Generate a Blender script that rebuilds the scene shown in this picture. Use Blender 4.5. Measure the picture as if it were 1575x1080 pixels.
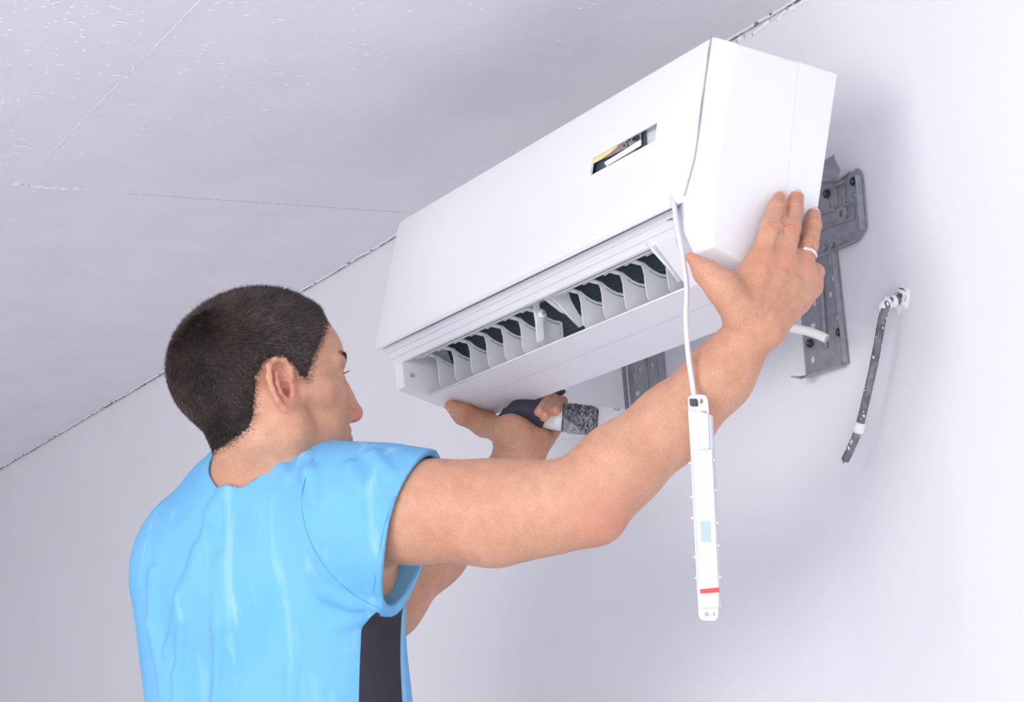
import bpy, bmesh, math, random
import numpy as np
from mathutils import Vector, Matrix

# ------------------------------------------------------------------ camera
for o in list(bpy.data.objects): bpy.data.objects.remove(o)
S = bpy.context.scene
COL = S.collection
FPX = 2750.0
_ex = np.array([1737., -740., -FPX]); _ex /= np.linalg.norm(_ex)
_Y = 12500.; _xz = (FPX*FPX-740*_Y)/1737.
_ez = np.array([_xz, -_Y, FPX]); _ez /= np.linalg.norm(_ez)
_ez -= _ex*(_ez@_ex); _ez /= np.linalg.norm(_ez)
_ey = np.cross(_ez, _ex)
M = np.array([_ex, _ey, _ez])            # camera axes (right, down, forward) -> room axes
CAM = np.array([2.0, -1.66, 1.5])
def ray(px, py): return M@np.array([(px-787.5)/FPX, (py-540.)/FPX, 1.0])
def at(px, py, d): return CAM+ray(px, py)*d                  # a point d metres in front of the lens plane
def onx(px, py, x): r = ray(px, py); return CAM+r*((x-CAM[0])/r[0])
def ony(px, py, y): r = ray(px, py); return CAM+r*((y-CAM[1])/r[1])
def onz(px, py, z): r = ray(px, py); return CAM+r*((z-CAM[2])/r[2])

cd = bpy.data.cameras.new('camera'); cam = bpy.data.objects.new('camera', cd); COL.objects.link(cam)
cd.sensor_width = 36.0; cd.lens = FPX/1575*36.0; cd.clip_start = .05
R3 = np.column_stack([M@np.array([1, 0, 0]), M@np.array([0, -1, 0]), M@np.array([0, 0, -1])])
cam.matrix_world = Matrix([[*R3[0], CAM[0]], [*R3[1], CAM[1]], [*R3[2], CAM[2]], [0, 0, 0, 1]])
S.camera = cam

# ------------------------------------------------------------------ light
S.view_settings.view_transform = 'Standard'; S.view_settings.look = 'None'
S.view_settings.gamma = 1; S.view_settings.use_curve_mapping = False
S.view_settings.exposure = 0.0
w = bpy.data.worlds.new('world'); S.world = w; w.use_nodes = True
w.node_tree.nodes['Background'].inputs[0].default_value = (.90, .92, 1.0, 1)
w.node_tree.nodes['Background'].inputs[1].default_value = .90
def area(name, loc, target, size, power, col=(1, 1, 1)):
    l = bpy.data.lights.new(name, 'AREA'); l.shape = 'RECTANGLE'; l.size = size[0]; l.size_y = size[1]
    l.energy = power; l.color = col
    o = bpy.data.objects.new(name, l); COL.objects.link(o); o.location = loc
    o.rotation_euler = (Vector(target)-Vector(loc)).to_track_quat('-Z', 'Y').to_euler()
    return o
area('key_softbox', (1.4, -3.3, 2.25), (0.0, 0, 1.9), (1.3, 1.3), 60, (1.0, .98, .97))
area('fill_softbox', (2.6, -2.6, .45), (-.1, -.2, 2.1), (1.8, 1.8), 38, (.94, .96, 1.0))

# ------------------------------------------------------------------ helpers
def mat(name, col, rough=.5, metal=0., var=0., vscale=20., bump=0., bscale=200., bdist=.001, sss=0., col2=None, coat=0., spec=.5):
    m = bpy.data.materials.new(name); m.use_nodes = True
    nt = m.node_tree; N = nt.nodes; L = nt.links; b = N['Principled BSDF']
    b.inputs['Base Color'].default_value = (*col, 1); b.inputs['Roughness'].default_value = rough
    b.inputs['Metallic'].default_value = metal; b.inputs['Specular IOR Level'].default_value = spec
    if coat: b.inputs['Coat Weight'].default_value = coat; b.inputs['Coat Roughness'].default_value = .12
    if sss:
        b.inputs['Subsurface Weight'].default_value = sss; b.inputs['Subsurface Radius'].default_value = (1, .35, .2)
        b.inputs['Subsurface Scale'].default_value = .012
    tc = N.new('ShaderNodeTexCoord')
    if var or col2:
        n = N.new('ShaderNodeTexNoise'); n.inputs['Scale'].default_value = vscale; n.inputs['Detail'].default_value = 5
        L.new(tc.outputs['Object'], n.inputs['Vector'])
        r = N.new('ShaderNodeValToRGB'); r.color_ramp.elements[0].position = .35; r.color_ramp.elements[1].position = .65
        c2 = col2 or tuple(c*(1-var) for c in col)
        r.color_ramp.elements[0].color = (*c2, 1); r.color_ramp.elements[1].color = (*col, 1)
        L.new(n.outputs['Fac'], r.inputs['Fac']); L.new(r.outputs['Color'], b.inputs['Base Color'])
    if bump:
        n2 = N.new('ShaderNodeTexNoise'); n2.inputs['Scale'].default_value = bscale; n2.inputs['Detail'].default_value = 4
        L.new(tc.outputs['Object'], n2.inputs['Vector'])
        bp = N.new('ShaderNodeBump'); bp.inputs['Strength'].default_value = bump; bp.inputs['Distance'].default_value = bdist
        L.new(n2.outputs['Fac'], bp.inputs['Height']); L.new(bp.outputs['Normal'], b.inputs['Normal'])
    return m
def srgb(r, g, b):
    f = lambda c: (c/255/12.92) if c/255 <= .04045 else ((c/255+.055)/1.055)**2.4
    return (f(r), f(g), f(b))

def link(name, me, m=None, parent=None, smooth=False):
    o = bpy.data.objects.new(name, me); COL.objects.link(o)
    if m is not None:
        me.materials.clear(); me.materials.append(m)
    if smooth: me.polygons.foreach_set('use_smooth', [True]*len(me.polygons))
    if parent is not None:
        o.parent = parent; o.matrix_parent_inverse = Matrix.Translation(-parent.location)
    return o
def pyd(name, v, f, m=None, parent=None, smooth=False):
    me = bpy.data.meshes.new(name); me.from_pydata([tuple(map(float, p)) for p in v], [], f); me.update()
    bm = bmesh.new(); bm.from_mesh(me); bmesh.ops.recalc_face_normals(bm, faces=bm.faces); bm.to_mesh(me); bm.free()
    return link(name, me, m, parent, smooth)
def thing(name, label, cat, loc=(0, 0, 0), group=None):
    o = bpy.data.objects.new(name, None); COL.objects.link(o); o.location = loc; o.empty_display_size = .05
    o['label'] = label; o['category'] = cat
    if group: o['group'] = group
    return o
def tag(o, label=None, cat=None, group=None, kind=None):
    if label: o['label'] = label
    if cat: o['category'] = cat
    if group: o['group'] = group
    if kind: o['kind'] = kind
    return o
def bevel(o, wd, seg=2, ang=.6, smooth=True):
    md = o.modifiers.new('bevel', 'BEVEL'); md.width = wd; md.segments = seg; md.limit_method = 'ANGLE'; md.angle_limit = ang
    if smooth: o.data.polygons.foreach_set('use_smooth', [True]*len(o.data.polygons)); md.harden_normals = True
    return o
def frame(d, up=(0, 0, 1)):
    d = np.array(d, float); d /= np.linalg.norm(d); u = np.array(up, float)
    if abs(d@u) > .95: u = np.array([1., 0, 0])
    a = np.cross(d, u); a /= np.linalg.norm(a); b = np.cross(a, d)
    return d, a, b
def catmull(P, n):
    P = [np.array(p, float) for p in P]; P = [2*P[0]-P[1]]+P+[2*P[-1]-P[-2]]; out = []
    for i in range(1, len(P)-2):
        for k in range(n):
            t = k/n
            out.append(.5*((2*P[i])+(-P[i-1]+P[i+1])*t+(2*P[i-1]-5*P[i]+4*P[i+1]-P[i+2])*t*t+(-P[i-1]+3*P[i]-3*P[i+1]+P[i+2])*t**3))
    out.append(P[-2]); return out
def tube(name, pts, r, m, parent=None, seg=12, n=6, caps=True, flat=1.0, rn=0.):
    rs = r if hasattr(r, '__len__') else [r]*len(pts)
    Q = catmull([np.append(p, q) for p, q in zip(pts, rs)], n)
    v = []; f = []; up = np.array([0, 0, 1.])
    rnd = random.Random(len(Q))
    for i, q in enumerate(Q):
        p = q[:3]; d = Q[min(i+1, len(Q)-1)][:3]-Q[max(i-1, 0)][:3]
        d /= np.linalg.norm(d)
        if i == 0: _, a, b = frame(d)
        else:
            b = b-d*(b@d); b /= np.linalg.norm(b); a = np.cross(d, b)
        rr = q[3]*(1+rn*(rnd.random()-.5))
        for k in range(seg):
            t = 2*math.pi*k/seg; v.append(p+a*math.cos(t)*rr+b*math.sin(t)*rr*flat)
    for i in range(len(Q)-1):
        for k in range(seg):
            f.append((i*seg+k, i*seg+(k+1) % seg, (i+1)*seg+(k+1) % seg, (i+1)*seg+k))
    if caps: f.append(tuple(range(seg))); f.append(tuple(range(len(v)-seg, len(v))))
    return pyd(name, v, f, m, parent, True)
def plate(name, loops, O, U, V, thick, m, parent=None, bev=0.):
    """flat sheet with real holes: loops of (u,v) in the frame O,U,V; thickness along U x V"""
    cu = bpy.data.curves.new(name, 'CURVE'); cu.dimensions = '2D'; cu.fill_mode = 'BOTH'; cu.extrude = thick/2-bev; cu.bevel_depth = bev
    if bev: cu.bevel_resolution = 1; cu.offset = -bev
    for lp in loops:
        sp = cu.splines.new('POLY'); sp.points.add(len(lp)-1); sp.use_cyclic_u = True
        for i, (a, b) in enumerate(lp): sp.points[i].co = (a, b, 0, 1)
    t = bpy.data.objects.new('t', cu); COL.objects.link(t)
    dg = bpy.context.evaluated_depsgraph_get(); me = bpy.data.meshes.new_from_object(t.evaluated_get(dg))
    bpy.data.objects.remove(t); bpy.data.curves.remove(cu); me.name = name
    U = Vector(U); V = Vector(V); Nn = U.cross(V).normalized(); O = Vector(O)
    for vt in me.vertices: c = vt.co.copy(); vt.co = O+U*c.x+V*c.y+Nn*c.z
    bm = bmesh.new(); bm.from_mesh(me); bmesh.ops.remove_doubles(bm, verts=bm.verts, dist=1e-6)
    bmesh.ops.recalc_face_normals(bm, faces=bm.faces); bm.to_mesh(me); bm.free()
    return link(name, me, m, parent)
def box(name, O, U, V, W, m, parent=None, bev=0.):
    O, U, V, W = [np.array(a, float) for a in (O, U, V, W)]
    v = [O+a*U+b*V+c*W for a in (-.5, .5) for b in (-.5, .5) for c in (-.5, .5)]
    o = pyd(name, v, [(0, 1, 3, 2), (4, 6, 7, 5), (0, 4, 5, 1), (2, 3, 7, 6), (0, 2, 6, 4), (1, 5, 7, 3)], m, parent)
    if bev: bevel(o, bev)
    return o
def circ(u, v, a, b=None, n=16, rot=0.):
    b = b or a; c, s = math.cos(rot), math.sin(rot)
    return [(u+a*math.cos(t)*c-b*math.sin(t)*s, v+a*math.cos(t)*s+b*math.sin(t)*c) for t in [2*math.pi*i/n for i in range(n)]]
def slot(u, v, w, h, n=6):
    """rounded slot w x h"""
    r = min(w, h)/2; pts = []
    for cx, cy, a0 in ((w/2-r, h/2-r, 0), (-w/2+r, h/2-r, 90), (-w/2+r, -h/2+r, 180), (w/2-r, -h/2+r, 270)):
        for i in range(n+1):
            a = math.radians(a0+90*i/n); pts.append((u+cx+r*math.cos(a), v+cy+r*math.sin(a)))
    out = []
    for p in pts:
        if not out or math.dist(p, out[-1]) > 1e-5: out.append(p)
    return out

# ------------------------------------------------------------------ SDF kit (numpy) for the figure
class Field:
    def __init__(s): s.ops = []
    def add(s, fn, c, rad, k=.01, mode='u'):
        s.ops.append((fn, np.array(c, float), float(rad), k, mode)); return s
    def ev(s, P, ops=None):
        d = np.full(len(P), 1e3)
        for fn, c, rad, k, mode in (ops if ops is not None else s.ops):
            q = fn(P)
            if mode == 'u':
                h = np.maximum(k-np.abs(d-q), 0)/k; d = np.minimum(d, q)-h*h*k*.25
            elif mode == 's':
                h = np.maximum(k-np.abs(d+q), 0)/k; d = np.maximum(d, -q)+h*h*k*.25
            elif mode == 'd': d = d+q
        return d
    def evp(s, P, cell=.05):
        out = np.empty(len(P)); c = np.floor(P/cell).astype(np.int64); c -= c.min(0); n = c.max(0)+1
        k = (c[:, 0]*n[1]+c[:, 1])*n[2]+c[:, 2]; o = np.argsort(k, kind='stable'); ks = k[o]; st = np.flatnonzero(np.r_[True, ks[1:] != ks[:-1]]); en = np.r_[st[1:], len(ks)]
        for a, e in zip(st, en):
            ix = o[a:e]; Pi = P[ix]; m = (Pi.min(0)+Pi.max(0))/2; hr = np.linalg.norm(Pi.max(0)-m)
            out[ix] = s.ev(Pi, [q for q in s.ops if np.linalg.norm(q[1]-m) < q[2]+hr+q[3]+.01])
        return out
    def project(s, P, it=2, e=.0004, lim=.002):
        T4 = np.array([(1, 1, 1), (1, -1, -1), (-1, 1, -1), (-1, -1, 1)], float)
        for _ in range(it):
            d = [s.evp(P+t*e) for t in T4]; g = sum(t*x[:, None] for t, x in zip(T4, d))/(4*e); m = sum(d)/4
            g2 = (g*g).sum(1)+1e-6; P = P-g*np.clip(m/g2, -lim, lim)[:, None]
        return P
    def trace(s, px, py, d0=1.6, d1=3.2):
        r = ray(px, py); t = d0
        for _ in range(200):
            q = s.ev((CAM+r*t)[None])[0]
            if q < 2e-4: break
            t += max(q*.7, 2e-4)
            if t > d1: break
        return CAM+r*t
    def mesh(s, h, B=20):
        lo = np.min([c-r for f, c, r, k, m in s.ops if m == 'u'], 0)-.02
        hi = np.max([c+r for f, c, r, k, m in s.ops if m == 'u'], 0)+.02
        nb = np.ceil((hi-lo)/(h*B)).astype(int)
        g = np.stack(np.meshgrid(*[np.arange(n) for n in nb], indexing='ij'), -1).reshape(-1, 3)
        ctr = lo+(g+.5)*h*B; hd = h*B*.87
        dv = s.ev(ctr); keep = (np.abs(dv) < hd*1.5+.02)
        g = g[keep]; ctr = ctr[keep]
        G = (nb*B+8).astype(np.int64)
        key = lambda I: (I[..., 0]*G[1]+I[..., 1])*G[2]+I[..., 2]
        ax = np.arange(B+2); LI = np.stack(np.meshgrid(ax, ax, ax, indexing='ij'), -1)
        K = []; V = []; Q = []
        for b, cc in zip(g, ctr):
            ops = [o for o in s.ops if np.linalg.norm(o[1]-cc) < o[2]+hd+o[3]+.01]
            if not any(o[4] == 'u' for o in ops): continue
            I = LI+b*B; P = lo+I*h
            d = s.ev(P.reshape(-1, 3), ops).reshape(B+2, B+2, B+2)
            ins = d < 0
            if ins.all() or not ins.any(): continue
            cr = [ins[i:i+B+1, j:j+B+1, k:k+B+1] for i in (0, 1) for j in (0, 1) for k in (0, 1)]
            sm = sum(c.astype(np.int8) for c in cr); act = (sm > 0) & (sm < 8)
            acc = np.zeros((B+1, B+1, B+1, 3)); cnt = np.zeros((B+1, B+1, B+1))
            base = I[:B+1, :B+1, :B+1]
            for a in range(3):
                e = np.zeros(3, int); e[a] = 1; oth = [x for x in range(3) if x != a]
                for u in (0, 1):
                    for v in (0, 1):
                        o0 = np.zeros(3, int); o0[oth[0]] = u; o0[oth[1]] = v; o1 = o0+e
                        d0 = d[o0[0]:o0[0]+B+1, o0[1]:o0[1]+B+1, o0[2]:o0[2]+B+1]; d1 = d[o1[0]:o1[0]+B+1, o1[1]:o1[1]+B+1, o1[2]:o1[2]+B+1]
                        sc = (d0 < 0) != (d1 < 0); t = np.where(sc, d0/np.where(sc, d0-d1, 1), 0)
                        p = o0[None, None, None]+np.zeros((B+1, B+1, B+1, 3)); p[..., a] += t
                        acc += np.where(sc[..., None], p, 0); cnt += sc
            own = act[:B, :B, :B]
            pos = lo+(base[:B, :B, :B]+acc[:B, :B, :B]/np.maximum(cnt[:B, :B, :B, None], 1))*h
            K.append(key(base[:B, :B, :B])[own]); V.append(pos[own])
            for a in range(3):       # edges starting at local index 1..B
                e = [0, 0, 0]; e[a] = 1; o1, o2 = [x for x in range(3) if x != a]
                s0 = ins[1:B+1, 1:B+1, 1:B+1]; s1 = ins[1+e[0]:B+1+e[0], 1+e[1]:B+1+e[1], 1+e[2]:B+1+e[2]]
                bi = I[1:B+1, 1:B+1, 1:B+1]
                for sgn in (0, 1):
                    mk = (s0 & ~s1) if sgn == 0 else (~s0 & s1)
                    if not mk.any(): continue
                    i0 = bi[mk]; A1 = np.zeros(3, int); A1[o1] = 1; A2 = np.zeros(3, int); A2[o2] = 1
                    q = [key(i0-A1-A2), key(i0-A2), key(i0), key(i0-A1)]
                    flip = (a == 1) != (sgn == 1)
                    if flip: q = q[::-1]
                    Q.append(np.stack(q, -1))
        K = np.concatenate(K); V = np.concatenate(V); Q = np.concatenate(Q)
        o = np.argsort(K); K = K[o]; V = V[o]
        ix = np.searchsorted(K, Q); ix = np.minimum(ix, len(K)-1)
        ok = (K[ix] == Q).all(1)
        return V, ix[ok]
def npmesh(name, V, Q, m=None, parent=None):
    me = bpy.data.meshes.new(name)
    me.vertices.add(len(V)); me.vertices.foreach_set('co', V.astype(np.float32).ravel())
    me.loops.add(Q.size); me.loops.foreach_set('vertex_index', Q.astype(np.int32).ravel())
    me.polygons.add(len(Q)); me.polygons.foreach_set('loop_start', np.arange(0, Q.size, 4, dtype=np.int32))
    me.polygons.foreach_set('use_smooth', np.ones(len(Q), bool))
    me.update(calc_edges=True); me.validate()
    return link(name, me, m, parent)
def f_cap(a, b, ra, rb, n=None, s=1.0):
    """round cone from a to b; squashed by s along n"""
    a = np.array(a, float); b = np.array(b, float); ab = b-a; L = ab@ab+1e-12
    if n is not None: n = np.array(n, float); n /= np.linalg.norm(n)
    def fn(P):
        t = np.clip((P-a)@ab/L, 0, 1); v = P-a-t[:, None]*ab; r = ra+(rb-ra)*t
        if n is not None:
            w_ = v@n; v = v+n*(w_*(1/s-1))[:, None]
            ln = np.sqrt((v*v).sum(1)); return (ln-r)*s if s < 1 else (ln-r)
        return np.sqrt((v*v).sum(1))-r
    return fn
def f_ell(c, Rm, rad):
    c = np.array(c, float); Rm = np.array(Rm, float); rad = np.array(rad, float)
    def fn(P):
        q = (P-c)@Rm.T; k0 = np.sqrt(((q/rad)**2).sum(1)); k1 = np.sqrt(((q/rad**2)**2).sum(1))+1e-9
        return k0*(k0-1)/k1
    return fn
def cap(F, a, b, ra, rb, k=.01, n=None, s=1., mode='u'):
    a = np.array(a, float); b = np.array(b, float)
    F.add(f_cap(a, b, ra, rb, n, s), (a+b)/2, np.linalg.norm(a-b)/2+max(ra, rb)*max(1, s), k, mode)
def ell(F, c, Rm, rad, k=.01, mode='u'): F.add(f_ell(c, Rm, rad), c, max(rad), k, mode)
def chain(F, pts, rs, k=.006, k0=None, **kw):
    for i in range(len(pts)-1): cap(F, pts[i], pts[i+1], rs[i], rs[i+1], (k0 if (i == 0 and k0) else k), **kw)

exec_parts = []
# ------------------------------------------------------------------ materials
M_wall = mat('wall_plaster', (.80, .79, .83), .75, bump=.25, bscale=60, bdist=.002, var=.02, vscale=3)
M_ceil = mat('ceiling_plaster', (.83, .81, .86), .6, bump=.4, bscale=45, bdist=.002, var=.05, vscale=6)
M_floor = mat('floor_screed', (.80, .79, .80), .8, var=.1, vscale=4)
M_filler = mat('white_filler', (.86, .85, .87), .8, bump=.5, bscale=300)
M_crack = mat('cracked_joint', (.30, .23, .24), .9, var=.5, vscale=60)
M_abs = mat('white_plastic', (.84, .85, .88), .32, spec=.4)
M_abs2 = mat('grooved_white_plastic', (.84, .84, .88), .4)
M_duct = mat('duct_plastic', (.80, .80, .84), .5)
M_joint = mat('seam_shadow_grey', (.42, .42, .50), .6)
M_coil = mat('coil_dark', (.012, .03, .05), .4)
M_fin = mat('coil_fin', (.05, .10, .13), .35)
M_galv = mat('galvanised_steel', (.36, .37, .41), .5, metal=.25, var=.18, vscale=90, bump=.15, bscale=500)
M_blk = mat('black_screw', (.02, .02, .025), .4)
M_cord = mat('grey_white_cord', (.72, .72, .77), .45)
M_seamline = mat('board_seam', (.55, .53, .58), .8)
M_red = mat('red_sticker', (.85, .06, .04), .5)
M_modp = mat('module_plastic', (.70, .71, .75), .5, spec=.3)
M_led = mat('display_lens', (.62, .66, .69), .45, spec=.2)
M_pale = mat('pale_blue_window', (.33, .43, .53), .3)
M_yel = mat('yellow_label', (.85, .62, .10), .5, col2=(.80, .75, .55), vscale=160)
M_brn = mat('circuit_board', (.30, .25, .25), .6, var=.3, vscale=120)
M_dblue = mat('dark_blue_film', (.09, .12, .20), .35, var=.3, vscale=60)

# ------------------------------------------------------------------ setting
def quadbox(name, lo, hi, m):
    lo = np.array(lo); hi = np.array(hi); c = (lo+hi)/2; d = hi-lo
    o = box(name, c, (d[0], 0, 0), (0, d[1], 0), (0, 0, d[2]), m); tag(o, kind='structure'); return o
ZC = 2.503
wall = quadbox('wall_back', (-4.2, 0, -.1), (3.2, .12, ZC+.1), M_wall)
ceil = quadbox('ceiling', (-4.2, -3.8, ZC), (3.2, 0, ZC+.1), M_ceil)
quadbox('floor', (-4.2, -3.8, -.1), (3.2, 0, 0), M_floor)
quadbox('wall_left', (-4.3, -3.8, -.1), (-4.2, .12, ZC+.1), M_wall)
# plastered board joints on the ceiling: slightly proud ragged ridges of filler
def ridge(name, a, b, n, wd, amp, m, parent, nrm, seed, gap=0., h=.0012):
    rnd = random.Random(seed); a = np.array(a, float); b = np.array(b, float); d = (b-a); L = np.linalg.norm(d); d /= L
    s = np.cross(nrm, d); v = []; f = []; off = 0
    for i in range(n+1):
        off = off*.8+rnd.uniform(-1, 1)*amp; ww = wd*(.35+1.1*rnd.random())
        p = a+d*L*i/n+s*off; nn = np.array(nrm, float)*h
        v += [p-s*ww/2, p+nn, p+s*ww/2]
        if i and rnd.random() > gap:
            k = 3*(i-1); f += [(k, k+1, k+4, k+3), (k+1, k+2, k+5, k+4)]
    return pyd(name, v, f, m, parent)
zc = ZC-.0002; cdn = (0, 0, -1)
ridge('joint_ridge', onz(20, 284, zc), onz(632, 326, zc), 160, .004, .0006, M_filler, ceil, cdn, 1, .25, h=.0006)
ridge('joint_crack', onz(200, 298, zc), onz(632, 327.5, zc), 160, .0026, .0007, M_seamline, ceil, cdn, 13, .08, h=.0006)
ridge('joint_ridge', onz(318, -10, zc), onz(62, 252, zc), 110, .0028, .0005, M_filler, ceil, cdn, 2, .15, h=.0005)
ridge('joint_ridge', onz(0, 623, zc), onz(140, 627, zc), 30, .010, .002, M_ceil, ceil, cdn, 3, .1)
ridge('filler_streak', onz(18, 284, zc), onz(120, 292, zc), 30, .016, .003, M_filler, ceil, cdn, 5, .15)
rnd = random.Random(11); v = []; f = []; fq = onz(632, 326, zc)-onz(20, 300, zc); fa = math.atan2(fq[1], fq[0])
for i in range(330):
    if i < 240: p = onz(rnd.uniform(0, 640)*rnd.random()**.5, rnd.uniform(-20, 520)*rnd.random()**.6, zc)
    else: p = onz(rnd.uniform(400, 1000), rnd.uniform(-10, 300), zc)
    if p[1] > -.05: continue
    a = fa+rnd.uniform(-.15, .15); L = rnd.uniform(.0015, .008)*(1 if rnd.random() < .9 else 2.2); W_ = L*rnd.uniform(.12, .3)
    c, s = math.cos(a), math.sin(a); k = len(v)
    for q in range(6):
        t = q*math.pi/3; e = rnd.uniform(.5, 1.2); x, y = L*math.cos(t)*e, W_*math.sin(t)*e
        v.append((p[0]+x*c-y*s, p[1]+x*s+y*c, zc-.0002))
    v.append((p[0], p[1], zc-.0012)); f += [(k+q, k+(q+1) % 6, k+6) for q in range(6)]
tag(pyd('plaster_fleck', v, f, M_filler, ceil), kind='stuff')
# ragged crack where wall and ceiling meet
ridge('corner_crack', (-4.1, -.004, zc-.0003), (-1.55, -.004, zc-.0003), 700, .006, .0012, M_crack, ceil, cdn, 7, .22, h=.002)
ridge('corner_crack', (-1.45, -.004, zc-.0003), (-.9, -.004, zc-.0003), 160, .004, .001, M_crack, ceil, cdn, 8, .5, h=.002)
ridge('corner_crack', (-.35, -.006, zc-.0003), (.75, -.006, zc-.0003), 160, .005, .002, M_crack, ceil, cdn, 9, .45, h=.002)
ridge('corner_filler', (-4.1, -.008, zc), (1.5, -.008, zc), 700, .006, .0015, M_ceil, ceil, cdn, 10, .1, h=.003)
ridge('corner_filler', (-.3, -.0005, ZC-.007), (.9, -.0005, ZC-.007), 260, .008, .0025, M_filler, wall, (0, -1, 0), 12, .2, h=.002)
# scratch on the wall beside the pipe
tube('scratch', [ony(944, 629, -.001), ony(949, 631, -.002), ony(953, 630, -.001)], .0012, M_crack, wall)
M_faint = mat('faint_seam', (.62, .62, .69), .6)
# ------------------------------------------------------------------ air conditioner indoor unit
AC = thing('air_conditioner', 'white wall air conditioner unit held tilted below the ceiling, outlet open without its flap', 'air conditioner', (.03, -.26, 2.15))
def loft(name, secs, m, parent, bev=0.):
    """secs: list of (x, [(y,z)...]) closed"""
    n = len(secs[0][1]); v = []; f = []
    for x, pr in secs:
        for p in pr: v.append((x if len(p) == 2 else p[0], p[-2], p[-1]))
    for i in range(len(secs)-1):
        for k in range(n): f.append((i*n+k, i*n+(k+1) % n, (i+1)*n+(k+1) % n, (i+1)*n+k))
    f.append(tuple(range(n))); f.append(tuple(range(len(v)-n, len(v))))
    o = pyd(name, v, f, m, parent)
    if bev: bevel(o, bev, 2, .5)
    return o
XL, XR = -.377, .4234
rt, rb = (-.145, 2.293), (-.224, 2.000)
back = [rb, rt, (-.320, 2.308), (-.322, 2.303), (-.366, 2.125)]
fasc = [(-.386, 2.108), (-.3795, 2.1005), (-.3785, 2.1020), (-.3725, 2.0925), (-.3715, 2.0938), (-.366, 2.0845)]
solid = fasc+[(-.366, 2.080), (-.3655, 2.076), (-.365, 2.070), (-.365, 2.060), (-.364, 2.045), (-.322, 2.0318)]
# notch: same vertex count as solid so the two can be lofted apart
notch = fasc+[(-.362, 2.0835), (-.335, 2.094), (-.285, 2.113), (-.262, 2.056), (-.300, 2.0385), (-.322, 2.0318)]
# left end block
loft('end_block', [(XL, back+solid), (-.352, back+solid)], M_abs, AC)
loft('outlet_body', [(-.352, back+notch), (.310, back+notch)], M_abs2, AC)
solidR = fasc+[(-.3625, 2.0800), (-.3545, 2.0705), (-.3465, 2.0610), (-.3385, 2.0515), (-.3305, 2.0420), (-.322, 2.0318)]
loft('control_box_block', [(.310, back+solidR), (.405, back+solidR)], M_abs2, AC)
# underside seam
loft('underside_seam', [(-.30, [(-.2805, 2.0186), (-.2795, 2.0183), (-.2795, 2.0178), (-.2805, 2.0181)]), (.40, [(-.2805, 2.0186), (-.2795, 2.0183), (-.2795, 2.0178), (-.2805, 2.0181)])], M_faint, AC)
# white rim round the outlet lip
tube('outlet_lip', [(-.345, -.3225, 2.0335), (0, -.3225, 2.0335), (.312, -.3225, 2.0335)], .0016, M_abs, AC, seg=8, n=2)
# inner end lining + screw
lining = [onx(614, 541, -.349), onx(627, 587, -.349), onx(666, 608, -.349), onx(690, 600, -.349), onx(676, 541, -.349)]
scr = tube('screw', [onx(633, 577, -.352), onx(633, 577, -.350)], .0035, M_joint, AC, seg=12, n=1)

# front panel with a real window
def pan(t, x):
    k = (x-XL)/(XR-XL)
    prof = [(-.300, 2.3170), (-.322, 2.3195), (-.335, 2.3205), (-.3435, 2.3170), (-.3490, 2.3060), (-.3640, 2.2500), (-.3682, 2.2337), (-.3745, 2.2095), (-.3870, 2.1600),
            (-.4010, 2.1160), (-.4015, 2.1105), (-.3985, 2.1065)]
    y, z = prof[t]; z += (2.315-2.3185)*k if t < 6 else -.0035*k*0+(-.003)*k*(t > 8)
    y += (-.006)*k if t > 8 else 0
    return y+.0025, z
xs = [XL, XL+.004, -.2, 0, .194, .337, XR-.006, XR-.001, XR]
NT = 12; v = []; f = []
for side in (0, 1):
    for i, x in enumerate(xs):
        for t in range(NT):
            y, z = pan(t, x)
            if i in (0, len(xs)-1) and side == 0: y += .0015
            if side: y += .003; z -= .002 if t < 4 else 0
            if False and i in (0, 7, 8) and t >= 10: z += .004
            v.append((x, y, z))
ID = lambda s_, i, t: s_*len(xs)*NT+i*NT+t
for s_ in (0, 1):
    for i in range(len(xs)-1):
        for t in range(NT-1):
            if i == 4 and t == 6: continue
            f.append((ID(s_, i, t), ID(s_, i+1, t), ID(s_, i+1, t+1), ID(s_, i, t+1)))
for i in range(len(xs)-1):
    for t in (0, NT-1): f.append((ID(0, i, t), ID(0, i+1, t), ID(1, i+1, t), ID(1, i, t)))
for t in range(NT-1):
    for i in (0, len(xs)-1): f.append((ID(0, i, t), ID(0, i, t+1), ID(1, i, t+1), ID(1, i, t)))
for t in (6, 7): f.append((ID(0, 4, t), ID(0, 5, t), ID(1, 5, t), ID(1, 4, t)))
for i in (4, 5): f.append((ID(0, i, 6), ID(0, i, 7), ID(1, i, 7), ID(1, i, 6)))
fp = pyd('front_panel', v, f, M_abs, AC)
fp.data.polygons.foreach_set('use_smooth', [True]*len(fp.data.polygons))
bm = bmesh.new(); bm.from_mesh(fp.data)
for e in bm.edges:
    if len(e.link_faces) == 2 and e.calc_face_angle() > .7: e.smooth = False
bm.to_mesh(fp.data); bm.free()
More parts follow.
